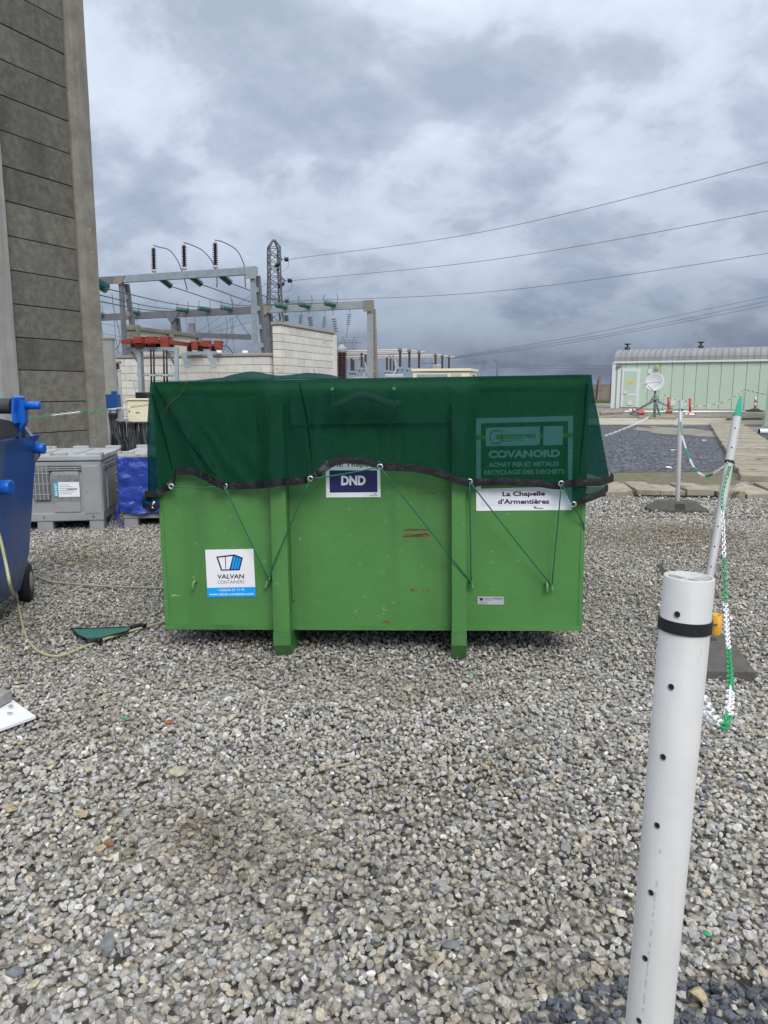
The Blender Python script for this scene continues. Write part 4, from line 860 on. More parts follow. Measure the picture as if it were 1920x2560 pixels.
mb = MB().grid(rows, True); mb.prism([bp(a, -.02, z) for a, z in lidp], -bnrm * .02); mb.prism([bp(a, -1.34, z) for a, z in lidp], -bnrm * .02); mb.build('lid', m_lid, BI)
# far-corner fittings: bracket plate, pegs, gusset, roller, steel arm
br = MB().prism([bp(.10, .10, 1.42), bp(-.02, .10, 1.43), bp(-.06, .10, 1.35), bp(-.05, .10, 1.17), bp(.02, .10, 1.10), bp(.10, .10, 1.20)], bnrm * .03)
def fpt(px, py, o_): return onpl(px, py, bp(0, o_, 1), bnrm)
BY = 4.95
def bpx(px, py, y=BY): return aty(px, py, y)
pl_ = [(32, 1001), (57, 1001), (60, 1020), (62, 1055), (47, 1080), (45, 1070), (38, 1052), (33, 1030)]
MB().prism([bpx(*p, 4.80) for p in pl_], (0, .05, 0)).build('bracket', m_binp, BI)
MB().prism([bpx(29, 990, 4.74), bpx(36, 994, 4.74), bpx(34, 1030, 4.74), bpx(40, 1058, 4.74), bpx(31, 1062, 4.74), bpx(28, 1030, 4.74)], (0, .14, 0)).build('bracket_flange', m_binp, BI)
def peg(p, q_, r, name='lifting_peg'):
    p, q_ = Vector(p), Vector(q_); d = (q_ - p); l_ = d.length
    MB().lathe([(r, 0), (r, l_ - .008), (r - .003, l_ - .002), (r - .010, l_)], p, d, 20).build(name, m_binp, BI)
peg(bpx(56, 1014, 4.84), bpx(101, 1013, 4.84), .0265); peg(bpx(68, 1121, 4.92), bpx(112, 1121, 4.92), .036); peg(bpx(-40, 1219, 4.35), bpx(29, 1218, 4.35), .045)
MB().lathe([(.05, 0), (.05, .9)], bpx(32, 1015, 4.80), (-1, .03, .0), 18).build('lid_roller', m_lid, BI)
MB().prism([bpx(20, 1182, 4.80), bpx(47, 1060, 4.80), bpx(51, 1150, 4.80), bpx(30, 1182, 4.80)], (0, .03, 0)).build('gusset', m_bin, BI)
MB().prism([bpx(48, 1072, 4.90), bpx(60, 1068, 4.90), bpx(88, 1104, 4.90), bpx(95, 1140, 4.90), bpx(80, 1160, 4.90), bpx(52, 1105, 4.90)], (0, .04, 0)).build('trunnion_bracket', m_steel, BI)
wc = gnd(76, 1500); wc.z = .145; wc.y -= .05
def wheel(c, axd, root, rad=.142, wid=.075):
    axd = Vector(axd).normalized(); w_ = MB().lathe([(rad * .55, -wid / 2), (rad * .9, -wid / 2), (rad, -wid / 2 + .015), (rad, wid / 2 - .015), (rad * .9, wid / 2), (rad * .55, wid / 2)], c, axd, 28).build('wheel', m_tyre, root)
    MB().lathe([(rad * .52, -wid / 2 - .002), (rad * .5, wid / 2 + .004), (.02, wid / 2 + .012)], c, axd, 20).build('hub', m_hub, w_); return w_
wheel(wc, (.95, .31, 0), BI); 
MB().prism([wc + Vector((-.06, -.05, .05)), wc + Vector((-.06, .10, .05)), wc + Vector((-.05, .12, .30)), wc + Vector((-.05, -.08, .34))], (-.03, 0, 0)).build('wheel_fork', m_binp, BI)
for dd in ((-1.25, .02), (-1.1, -.9), (-.12, -.82)):
    c = wc + Vector((dd[0], dd[1], 0)); wheel(c, (.97, -.1, 0), BI); MB().box(c + Vector((-.06, 0, .14)), (.03, .1, .22)).build('wheel_fork', m_binp, BI)
# ================================================================== grey pallet boxes
m_box = M('grey_hdpe', (.31, .325, .335), (.26, .272, .28), sc=3, ro=.55, spots=[((.15, .16, .165), 5, .68), ((.36, .37, .37), 20, .74)], bump=.001, bsc=40)
m_lidg = M('pale_grey_lid', (.38, .40, .41), (.31, .325, .33), sc=3, ro=.6, spots=[((.29, .26, .20), 4, .6)]); m_dk = M('shadowed_slot', (.12, .125, .13), ro=.8)  # dark grey paints the shade of slots and rib recess on raised blocks
m_dkpad = M('black_foot_pad', (.02, .02, .022), ro=.8)
def pallet_box(corner, yaw, label, n_lid=True):
    m = Matrix.Translation(corner) @ Matrix.Rotation(yaw, 4, 'Z'); root = empty('pallet_box', corner, label, 'crate', 'grey plastic pallet boxes by the concrete wall', mat=m)
    def bx(name, c, d, mat, b_=.01, par=None): return MB().bbox(c, d, b_).build(name, mat, par or root, world=False)
    W_, D_, Hh = 1.2, 1.0, .76     # local: front face y=0, x from -W to 0, corner at front right
    bd_ = bx('body', (-W_ / 2, D_ / 2, .44), (W_ - .03, D_ - .03, .60), m_box, .03)
    bx('bottom_rim', (-W_ / 2, D_ / 2, .155), (W_, D_, .09), m_box, .012); bx('top_rim', (-W_ / 2, D_ / 2, .715), (W_, D_, .05), m_box, .012)
    for x in (-.08, -W_ / 2, -W_ + .08):
        for y in (.08, D_ / 2, D_ - .08): bx('foot', (x, y, .05), (.16 if x == -W_ / 2 else .15, .14, .125), m_box, .015)
    for x in (-.105, -W_ + .105): bx('corner_post', (x, .06, .44), (.20, .13, .55), m_box, .03)
    for y in (.105, D_ - .105): bx('corner_post', (-.06, y, .44), (.13, .19, .55), m_box, .03)
    # sunken front panels with chamfered frames and ribbed hand zones
    for xc in (-.36, -.86):
        bx('front_panel', (xc, .008, .42), (.27, .03, .44), m_box, .014)
    rz_ = bx('rib_shade_panel', (-W_ / 2, -.001, .52), (.16, .026, .36), m_dk, .004)
    for k in range(4): bx('rib', (-W_ / 2 - .06 + k * .04, -.005, .52), (.010, .03, .36), m_box, .002, rz_)
    for k in range(3): bx('rib', (-W_ / 2, -.006, .40 + k * .11), (.17, .028, .010), m_box, .002, rz_)
    sl = bx('slot_shade_band', (-W_ / 2, .004, .665), (W_ - .42, .03, .045), m_dk, .003)
    for k in range(2): bx('rib', (-W_ / 2, -.003, .655 + k * .022), (W_ - .4, .03, .008), m_box, .002, sl)
    for k in range(5): bx('rib', (-.95 + k * .175, -.003, .665), (.008, .03, .045), m_box, .002, sl)
    bx('side_panel', (-.008, D_ / 2, .42), (.03, .52, .44), m_box, .014)
    sl2 = bx('slot_shade_band', (-.004, D_ / 2, .665), (.03, D_ - .3, .045), m_dk, .003)
    for k in range(2): bx('rib', (.003, D_ / 2, .655 + k * .022), (.03, D_ - .28, .008), m_box, .002, sl2)
    for k in range(3): bx('rib', (.004, .70, .34 + k * .1), (.028, .12, .014), m_box, .003)
    for x in (-.08, -W_ / 2, -W_ + .08): bx('foot_pad', (x, .08, .006), (.145, .135, .03), m_dkpad, .004)
    for x in (-.105, -W_ / 2): 
        MB().lathe([(.011, 0), (.011, .004)], (x, -.005 if x > -.2 else .0 , .155), (0, -1, 0), 12).build('plug', m_dk, root, world=False)
    ld = bx('lid', (-W_ / 2, D_ / 2, .775), (W_ + .03, D_ + .03, .055), m_lidg, .012)
    for x in (-.06, -.42, -.78, -W_ + .06):
        for y in (.04, D_ - .04): bx('stacking_lug', (x, y, .813), (.17, .07, .035), m_lidg, .008, ld)
    for x in (-.27, -.62, -.95): bx('lid_rib', (x, D_ / 2, .806), (.02, D_ - .2, .012), m_lidg, .003, ld)
    return root, m
pc = gnd(262, 1326); pc.z = 0
PB, pm_ = pallet_box(pc, R(8.3), 'grey plastic pallet box with white shipping label on its front')
def lab(x0, z0, x1, z1, off, mat, name, par):
    return MB().prism([(x0, -off, z0), (x1, -off, z0), (x1, -off, z1), (x0, -off, z1)], (0, .0015, 0)).build(name, mat, par, world=False)
m_teal = M('teal_print', (.01, .32, .48), ro=.5); m_resid = M('glue_residue', (.15, .155, .155), (.24, .245, .245), sc=25, ro=.8)
lab(-.50, .32, -.23, .60, .0085, m_resid, 'glue_patch', PB)
sb = lab(-.485, .37, -.225, .525, .0105, m_white, 'shipping_label', PB); lab(-.485, .37, -.435, .525, .0115, m_teal, 'teal_strip', sb)
text_on('BECNET', (-.472, -.0122, .385), (-.472, -.0122, .512), (-.448, -.0122, .385), m_white, sb, bold=.02)
for k in range(6): lab(-.425, .495 - k * .019, -.425 + (.10, .13, .17, .08, .15, .12)[k], .499 - k * .019, .0113, m_greyp, 'printed_line', sb)
text_on('DM4477', (-.345, -.0118, .455), (-.245, -.0118, .455), (-.345, -.0118, .438), m_black, sb, bold=.02)
pc2 = gnd(309, 1322); pc2.z = 0; yw2 = R(6); cx2 = pc2 + Vector((1.2 * math.cos(yw2), 1.2 * math.sin(yw2), 0))
PB2, pm2 = pallet_box(cx2, yw2, 'grey plastic pallet box wrapped in blue sheeting')
m_bt = M('blue_poly_sheet', (.014, .04, .27), (.03, .07, .38), sc=9, ro=.28, bump=.03, bsc=9, spec=.5, spots=[((.22, .27, .55), 16, .70)])  # pale spots paint crinkle highlights into the blue
rows = []
for i in range(26):
    z = .775 - .60 * i / 25; row = []
    for j in range(50):
        s = j / 49; x_ = -1.225 + 1.0 * max(0, s - .14) / .86 * 1.2 if s >= .14 else -1.235; y_ = -.025 if s >= .14 else -.025 + (.14 - s) * 3
        nz_ = .038 * mnoise.fractal((s * 11, z * 8, 2.2), .8, 2, 5); row.append(pm2 @ Vector((x_, y_ - abs(nz_) - .012, z + .02 * mnoise.noise((s * 9, 4, 1)) * (i / 25))))
    rows.append(row)
MB().grid(rows, True).thing('blue_sheet', m_bt, 'crinkled blue plastic sheeting hanging round the second pallet box', 'sheeting')
for k, (dx_, zz) in enumerate(((-.02, .02), (.0, .05), (.03, .0), (.012, .1))):
    p0 = pm2 @ Vector((-1.24, -.05, .22 + zz)); MB().tube(smooth_pts([p0, p0 + Vector((dx_, -.02, -.1)), p0 + Vector((dx_ * 2.2, -.04, -.2 - zz))], 4), .004, 5).thing('frayed_strip', m_bt, 'frayed strip hanging off the blue sheeting', 'strip', 'frayed strips of blue sheeting')
# ================================================================== things lying on the gravel
m_brd = M('white_laminate', (.78, .79, .82), (.72, .73, .76), sc=3, ro=.35); m_wood = M('grey_weathered_wood', (.30, .28, .26), (.22, .20, .185), sc=6, ro=.85, streak=((.38, .36, .34), 8, (.1, 1, 1)))
wb = [gnd(91, 1812, .03), gnd(-60, 1868, .03), gnd(-120, 1790, .03), gnd(8, 1752, .03)]
MB().prism(wb, (0, 0, .012)).thing('white_board', m_brd, 'white laminated board lying flat on the gravel', 'board')
p = gnd(4, 1775, .052); MB().bbox(p + Vector((-.12, .0, .022)), (.34, .09, .05), .004, Matrix.Rotation(R(-14), 3, 'Z')).thing('wood_block', m_wood, 'grey weathered wood block resting on the white board', 'wood')
for k, (x, y) in enumerate(((29, 1792), (27, 1810))):
    A, Fc = rock(14, 900 + k); p = gnd(x, y, .046); MB().add([p + Vector((a[0] * .03, a[1] * .024, a[2] * .02 + .008)) for a in A], [tuple(f) for f in Fc]).thing('stone', OM['pink'], 'small brownish stone lying on the white board', 'stone', 'stones on the white board')
m_rope = M('yellowish_rope', (.42, .42, .25), (.34, .34, .19), sc=90, ro=.8, bump=.002, bsc=300); m_rope2 = M('grimy_rope', (.36, .35, .26), (.26, .25, .18), sc=60, ro=.85)
def gr(pts, lift=.030): return [gnd(x, y, lift) for x, y in pts]
rp = [aty(-20, 1290, 3.62), aty(0, 1345, 3.60), aty(14, 1405, 3.58), aty(28, 1470, 3.55)] + [gnd(46, 1545, .12)] + gr([(62, 1592), (80, 1625), (105, 1645), (138, 1653), (170, 1647), (222, 1625), (285, 1602), (330, 1588), (372, 1577), (410, 1566), (440, 1555)])
MB().tube(smooth_pts(rp, 8), .0078, 8).thing('rope', m_rope, 'pale yellow rope curling from the blue bin across the gravel', 'rope')
MB().tube(smooth_pts(gr([(85, 1446), (105, 1455), (130, 1464), (180, 1469), (240, 1474), (290, 1476), (350, 1478), (420, 1480), (520, 1482)]), 8), .0075, 8).thing('rope', m_rope2, 'grimy rope running straight from the bin wheel to the container', 'rope')
m_scrap = M('green_scrap_net', (.02, .12, .08), (.03, .15, .11), sc=20, ro=.75)
sp3 = [gnd(x, y, .038) for x, y in ((179, 1587), (240, 1586), (334, 1582), (318, 1594), (252, 1611), (220, 1614), (196, 1603))]
so_ = MB(); c = sum(sp3, Vector()) / 7 + Vector((0, 0, .012)); so_.add(sp3 + [c], [(i, (i + 1) % 7, 7) for i in range(7)], True)
SCR = empty('net_scrap', c, 'torn green net scrap with dark edging lying on the gravel by the rope', 'net scrap'); so_.build('cloth', m_scrap, SCR); MB().tube(sp3 + sp3[:1], .006, 6).build('edging', m_hem, SCR)
for x, y in ((345, 1582), (235, 1620)): MB().tube(smooth_pts(gr([(x - 16, y + 3), (x - 4, y), (x + 8, y - 3), (x + 18, y - 1)], .04), 4), .016, 8).build('knot', m_hem, SCR)
# broken chain link in the gravel, green scraps
pk = gnd(1762, 2362, .034); lk = [pk + Vector((.013 * math.cos(a) * 1.1 + (.012 if math.cos(a) < 0 else -.002), .008 * math.sin(a), 0)) for a in np.linspace(.6, 5.6, 12)]
MB().tube(lk, .0034, 8).thing('broken_link', m_cg, 'broken bright green plastic chain link lying in the gravel', 'chain link')
for x, y in ((307, 1818), (1172, 1700), (470, 1560)):
    p = gnd(x, y, .035); MB().prism([p, p + Vector((.03, .006, .004)), p + Vector((.022, .018, .0)), p + Vector((.004, .014, .006))], (0, 0, .003)).thing('green_scrap', m_cg, 'tiny green plastic scrap caught between gravel stones', 'scrap', 'green plastic scraps in the gravel')
# chain from the bin to the container, further back
chain([atdep(60, 1045, 6.4), atdep(130, 1038, 6.55), atdep(200, 1030, 6.7), atdep(270, 1024, 6.85), atdep(340, 1016, 7.0), atdep(400, 1008, 7.1)], 'taut plastic chain crossing before the concrete wall and cream cabinet', lambda x, y: (0 + sum(x > q for q in (128, 205, 268, 330))) % 2)

# dry stalks on the gravel
m_twig = M('dry_stalk', (.30, .25, .16), (.42, .38, .27), sc=30, ro=.9)
for k, pts in enumerate(([(1585, 1468), (1610, 1473), (1640, 1474), (1665, 1476)], [(1660, 1370), (1680, 1366), (1712, 1364)], [(1840, 1642), (1858, 1650), (1872, 1655)], [(800, 1945), (830, 1936), (865, 1930), (890, 1918)], [(1590, 1312), (1620, 1309), (1650, 1311)])):
    MB().tube(smooth_pts(gr(pts, .032), 4), .0035 if k != 2 else .006, 6).thing('dry_stalk', m_twig if k else m_rope2, ('dark curved twig lying behind the near post', 'bleached straw lying near the rubber-footed post', 'split piece of bleached wood beside the hanging chain', 'thin dry stalk lying on open gravel before the container', 'thin straw lying just before the rubber foot')[k], 'twig')
# ================================================================== substation behind the container
m_galv = M('galvanised_steel', (.28, .335, .375), (.22, .265, .30), sc=3, ro=.6, me=.0, spots=[((.22, .22, .22), 6, .7)]); m_galvd = M('weathered_and_shaded_steel', (.125, .128, .15), (.165, .165, .18), sc=3, ro=.7); m_pgrey = M('pale_grey_frame', (.31, .345, .36), (.26, .29, .30), sc=3, ro=.6)
m_wire = M('aluminium_wire', (.10, .105, .11), ro=.6); m_glass = M('green_glass_disc', (.018, .10, .08), (.03, .13, .105), sc=12, ro=.15, spec=.7); m_brown = M('brown_porcelain', (.055, .022, .018), (.04, .016, .014), sc=8, ro=.2); m_dbrown = M('dark_porcelain', (.03, .018, .022), ro=.25)
m_cap = M('zinc_fitting', (.45, .46, .46), ro=.5, me=.3); m_bus = M('aluminium_tube', (.55, .54, .49), (.45, .44, .41), sc=4, ro=.45); m_rusty = M('rust_tan_concrete', (.27, .245, .205), (.20, .18, .155), sc=4, ro=.9)
hd = Vector((math.sin(R(25)), math.cos(R(25)), 0)); GW = 'conductors strung through the substation'
def ladder_post(root, p, ztop, mat, mat2, w=.18, s0=.32, s1=.98, rung=.72):
    p = Vector((p.x, p.y, 0)); po = MB().box(p + Vector((0, 0, ztop / 2)), (w, w * .8, ztop), Matrix.Rotation(-R(25), 3, 'Z')).build('post', mat, root)
    MB().bar(p + hd * s1, p + hd * s0 + Vector((0, 0, ztop)), w, w * .8, hd).build('rear_leg', mat2, po)
    z = ztop - .55
    while z > .4:
        s = s1 + (s0 - s1) * z / ztop; MB().bar(p + Vector((0, 0, z)) + hd * w * .4, p + hd * (s - w * .38) + Vector((0, 0, z)), .08, .18).build('rung', m_pgrey, po); z -= rung
def gusset(root, c, along, z, mat, s=.45):
    c = Vector((c.x, c.y, z)); MB().prism([c - along * s, c + along * s, c + along * .10 - Vector((0, 0, s)), c - along * .10 - Vector((0, 0, s))], hd * .03).build('gusset_plate', mat, root)
ZB = 6.2
A_, B_ = atz(302, 690, ZB), atz(632, 668, ZB); al = (A_ - B_).normalized(); C_ = B_ + al * 14
FP = empty('steel_gantry', B_, 'near galvanised steel gantry carrying three dark insulators', 'gantry', 'steel gantries of the substation'); FP.location.z = 0; MW[FP.name] = Matrix.Translation((B_.x, B_.y, 0)); 
MB().bar(A_ - Vector((0, 0, .14)) + al * .3, B_ - Vector((0, 0, .14)) - al * .16, .22, .28).build('beam', m_galv, FP); MB().bar(A_ - Vector((0, 0, .14)) + al * .303, C_ - Vector((0, 0, .14)), .215, .275).build('beam', m_galvd, FP)
for P_, mt in ((B_, m_galv), (A_, m_galvd), (C_, m_galvd)): ladder_post(FP, P_, ZB - .284, mt, m_galvd)  # darker steel on the rear leg paints the post's shaded inner side
gusset(FP, A_ - hd * .14, al, ZB - .02, m_rusty, .34); MB().box(B_ + Vector((0, 0, -.22)) - hd * .14, (.46, .03, .46), Matrix.Rotation(math.atan2(al.y, al.x), 3, 'Z')).build('gusset_plate', m_pgrey, FP)
A2, B2 = atz(250, 786, ZB), atz(925, 752, ZB); al2 = (A2 - B2).normalized()
def along2(px):
    n_ = Vector((-al2.y, al2.x, 0)); return onpl(px, 760, B2, n_)
M2, M3 = along2(665), along2(432)
BP = empty('steel_gantry', (B2.x, B2.y, 0), 'far weathered steel gantry hung with green glass insulators', 'gantry', 'steel gantries of the substation')
for P_, Q_, mt in ((B2 - al2 * .2, Vector((M2.x, M2.y, ZB)), m_pgrey), (Vector((M2.x, M2.y, ZB)), Vector((A2.x, A2.y, ZB)) + al2 * 16, m_galvd)):
    P_, Q_ = Vector(P_), Vector(Q_); P_.z = Q_.z = ZB - .2; MB().bar(P_, Q_, .3, .40).build('beam', mt, BP)
for P_, mt, m2_ in ((B2, m_pgrey, m_rusty), (M2, m_galvd, m_galvd), (M3, m_galvd, m_galvd), (A2 + al2 * 8, m_galvd, m_galvd)): ladder_post(BP, P_, ZB - .41, mt, m2_, .28, .34, .8, .95)
gusset(BP, M2 - hd * .2, al2, ZB - .02, m_rusty, .5); gusset(BP, M3 - hd * .2, al2, ZB - .02, m_galvd, .7); MB().box(B2 + Vector((0, 0, -.28)) - hd * .2, (.6, .03, .6), Matrix.Rotation(math.atan2(al2.y, al2.x), 3, 'Z')).build('gusset_plate', m_rusty, BP)
def wire(pts, r, label, name='cable', group=GW, mat=None, k=6, cat='cable'):
    return MB().tube(smooth_pts(pts, k), r, 5).thing(name, mat or m_wire, label, cat, group)
def shed_prof(l, r0, r1, n):
    o = [(r0, 0)]
    for i in range(n): a = l * i / n; o += [(r0, a + l / n * .15), (r1, a + l / n * .5), (r0, a + l / n * .62)]
    return o + [(r0, l)]
nb = Vector((-al.y, al.x, 0))
def onb(px, py): return onpl(px, py, B_, nb)
# three dark post insulators with their jumper loops
for k, (x, yb, yt, loop) in enumerate(((385, 681, 613, [(399, 618), (420, 625), (437, 655), (448, 700), (449, 722)]), (461, 675, 606, [(478, 612), (503, 626), (523, 655), (528, 685), (524, 715)]), (539, 671, 600, [(560, 606), (588, 625), (601, 660), (599, 690), (596, 715)]))):
    b_, t_ = onb(x, yb), onb(x - 1.5, yt); l_ = (t_ - b_).length; wh = ('nearest the concrete wall', 'in the middle of the three', 'beside its corner post')[k]
    IN = empty('post_insulator', b_, 'dark ribbed post insulator on the gantry beam, ' + wh, 'insulator', 'dark insulators on the near gantry')
    MB().lathe(shed_prof(l_ * .74, .055, .125, 11), b_ + (t_ - b_) * .12, t_ - b_, 14).build('porcelain', m_dbrown, IN); MB().lathe([(.09, 0), (.09, .1), (.07, .12)], b_, t_ - b_, 12).build('base_fitting', m_cap, IN); MB().lathe([(.075, 0), (.075, .06), (.03, .07), (.03, .13)], b_ + (t_ - b_) * .87, t_ - b_, 12).build('head_fitting', m_cap, IN)
    wire([t_] + [onb(*q_) + hd * (.12 * i) for i, q_ in enumerate(loop)], .022, 'black jumper cable looping over from the insulator ' + wh, 'jumper_cable')
# tension strings: green glass discs
def glass_string(a, b_, n, r, label, grp='green glass insulator strings', rod=.02, frac=(0, 1)):
    a, b_ = Vector(a), Vector(b_); d = (b_ - a).normalized(); l_ = (b_ - a).length; root = empty('insulator_string', a, label, 'insulator', grp)
    MB().tube([a, b_], rod, 6).build('rod', m_cap, root)
    for i in range(n):
        f = frac[0] + (frac[1] - frac[0]) * (i + .5) / n; c = a + d * l_ * f; MB().lathe([(r * .25, -.16 * r), (r * .5, -.10 * r), (r, .02 * r), (r * .96, .07 * r), (r * .25, .09 * r)], c, d, 12).build('disc', m_glass, root)
    return root
def horn(root, c, s): 
    for sg in (-1, 1): MB().tube(smooth_pts([c + al2 * sg * s, c + al2 * sg * s * 1.25 + Vector((0, 0, s * .7)), c + al2 * sg * s * 1.05 + Vector((0, 0, s * 1.5))], 4), .018, 5).build('arcing_horn', m_wire, root)
n2 = Vector((-al2.y, al2.x, 0))
ends = []
for k, (x0, y0, x1, y1, xe, ye) in enumerate(((401, 695, 428, 716, 719, 768), (476, 690, 504, 711, 777, 766), (551, 687, 577, 708, 840, 763))):
    a = onb(x0, y0) ; e_ = onpl(xe, ye, B2, n2); dirw = (e_ - a); b_ = a + dirw * (1.0 / dirw.length) + Vector((0, 0, -.18)); b_ = onpl(x1, y1, a + hd * .55, nb)
    wh = ('first', 'second', 'third')[k]; glass_string(a, b_, 7, .14, wh + ' sloping green glass string under near gantry beam from the concrete wall')
    s_ = e_ - hd * 1.2; st_ = glass_string(s_, e_, 7, .15, wh + ' green glass string on far gantry from its rusty middle post'); horn(st_, (s_ + e_) / 2, .36)
    m_ = b_.lerp(s_, .5) - Vector((0, 0, .35)); wire([b_, m_, s_], .022, wh + ' sagging conductor between the two gantries from the concrete wall')
for k, (x, y) in enumerate(((262, 787), (351, 782), (473, 777), (527, 775), (583, 773))):
    e_ = onpl(x, y, B2, n2); s_ = e_ - hd * 1.15; st_ = glass_string(s_, e_, 7, .15, ('green glass string on the far gantry half hidden by the concrete wall', 'green glass string on the far gantry between the near gantry legs and wall end', 'green glass string on the far gantry above the rendered wall', 'green glass string on the far gantry above the red switch covers', 'green glass string on the far gantry just beside the near gantry corner post')[k]); horn(st_, (s_ + e_) / 2, .34)
    wire([e_ - hd * .4, e_ - hd * .4 + Vector((.1, 0, -1.2)), e_ - hd * .2 + Vector((.25, 0, -3.6))], .014, 'thin dropper wire hanging below green string ' + ('by the concrete wall', 'by the near gantry leg', 'over the rendered wall', 'over the red covers', 'by the corner post')[k], 'dropper_wire')
glass_string(atdep(244, 707, 27), atdep(268, 722, 27), 6, .2, 'green glass string emerging from behind the concrete wall')
for k, (p_, q_) in enumerate((((268, 722), (522, 770)), ((246, 737), (462, 775)), ((247, 753), (441, 778)))):
    a, b_ = atdep(*p_, 27), onpl(*q_, B2 - hd * 1.2, n2); wire([a, a.lerp(b_, .5) - Vector((0, 0, .12)), b_], .022, ('upper', 'middle', 'lowest')[k] + ' of three conductors leaving the concrete wall for the far gantry')
for k, pts in enumerate(([(280, 735), (284, 770), (291, 800), (300, 840), (296, 865), (278, 882), (256, 886)], [(550, 752), (560, 780), (568, 810), (565, 850), (570, 880)], [(575, 735), (585, 775), (600, 805), (622, 836)], [(486, 790), (490, 830)], [(335, 787), (338, 815)], [(285, 795), (290, 850), (296, 885)], [(552, 815), (557, 870)], [(580, 790), (584, 850)], [(558, 880), (590, 800)])):
    wire([atdep(x, y, 26.5) for x, y in pts], .016 if k in (0, 2) else .011, ('thick black cable curving down beside the near gantry leg', 'pale dropper wire crossing behind the near gantry span', 'black dropper wire sweeping down to the near gantry post', 'short dropper wire over the rendered wall', 'short dropper wire by the rendered wall end', 'thin wire beside the gantry leg', 'thin upright wire over the block wall', 'thin upright wire near the corner post', 'thin slanting wire over the block wall')[k], 'dropper_wire')
for k, (p_, q_) in enumerate((((490, 833), (690, 690)), ((480, 838), (625, 805)), ((520, 830), (680, 735)), ((250, 808), (420, 826)), ((250, 833), (410, 850)), ((250, 845), (300, 850)))):
    wire([atdep(*p_, 70), atdep((p_[0] + q_[0]) / 2, (p_[1] + q_[1]) / 2 + 4, 71), atdep(*q_, 72)], .02, 'faint distant conductor behind the gantries', 'power_line', 'faint distant conductors')
# suspension strings under the open end of the far gantry
for k, (x0, y0, x1, y1) in enumerate(((713, 774, 717, 805), (755, 766, 750, 812), (771, 770, 778, 818), (814, 764, 809, 822), (831, 770, 845, 868), (876, 763, 866, 845))):
    a, b_ = onpl(x0, y0, B2, n2), onpl(x1, y1, B2, n2); ln_ = (b_ - a).length
    glass_string(a, b_, 6, .16, ('hanging disc string next to the far gantry middle post', 'second hanging disc string from the far gantry middle post', 'third hanging disc string from the far gantry middle post', 'fourth hanging disc string from the far gantry middle post', 'long hanging disc string running down to the transformer head', 'hanging disc string next to the far gantry end post')[k], 'hanging disc strings', .018, (.45, .95) if ln_ < 1.6 else (.25, .62))
# ------------------------------------------------------------------ block walls
m_blk = M('pale_concrete_block', (.66, .635, .58), (.57, .545, .495), sc=4, ro=.92, bump=.004, bsc=50, rnd=.09, spots=[((.40, .36, .29), 3, .66)]); m_mort = M('mortar', (.47, .445, .40), (.41, .385, .345), sc=8, ro=.95); m_cop = M('grey_coping', (.36, .34, .30), (.27, .25, .22), sc=4, ro=.92)
def block_wall(name, p, q_, ztop, label, side, bl=.5, bh=.2, thick=.2):
    p, q_ = Vector((p.x, p.y, 0)), Vector((q_.x, q_.y, 0)); d = (q_ - p); l_ = d.length; d.normalize(); nn_ = Vector((d.y, -d.x, 0)) * side; root = empty(name, p, label, 'wall'); ang = math.atan2(d.y, d.x); q = Matrix.Rotation(ang, 4, 'Z')
    MB().box(p + d * l_ / 2 + Vector((0, 0, ztop / 2 - .02)), (l_ - .05, thick - .012, ztop - .04), q.to_3x3()).build('mortar_core', m_mort, root)
    me = MB().bbox((0, 0, 0), (bl - .014, thick + .016, bh - .014), .005).mesh('block', m_blk); half = MB().bbox((0, 0, 0), (bl / 2 - .014, thick + .016, bh - .014), .005).mesh('block', m_blk)
    nr = int(round((ztop - .06) / bh)); zo = ztop - .06 - nr * bh
    for r in range(nr):
        x = 0.0; first = r % 2
        while x < l_ - .05:
            w = bl / 2 if (first or l_ - x < bl * .75) else bl; w = min(w, l_ - x); me_ = half if w < bl * .75 else me; first = 0
            m = q.copy(); m.translation = d * (x + w / 2) + Vector((0, 0, zo + (r + .5) * bh)); mesh_obj('block', me_, root, m); x += w
    MB().bbox(p + d * l_ / 2 + Vector((0, 0, ztop)), (l_ + .06, thick + .08, .07), .01, q.to_3x3()).build('coping', m_cop, root); return root, d
T0 = aty(690, 808, 19.5); T1 = atz(828, 832, T0.z)
BW, dW = block_wall('block_wall', T0, T1, T0.z, 'tall pale concrete block wall with sloping coping line', 1)
for P_ in (T1,): MB().bbox(Vector((P_.x, P_.y, T0.z / 2 - .05)), (.26, .26, T0.z - .08), .01, Matrix.Rotation(math.atan2(dW.y, dW.x), 3, 'Z')).build('pier', m_blk, BW)
zl = aty(690, 886, 19.5).z; L1 = Vector((T0.x, T0.y, 0)) + Vector((-dW.y, dW.x, 0)) * 7.0
block_wall('block_wall', Vector((T0.x, T0.y, 0)) + Vector((-dW.y, dW.x, 0)) * .16, L1, zl, 'long low pale block wall under the red switch covers', -1)
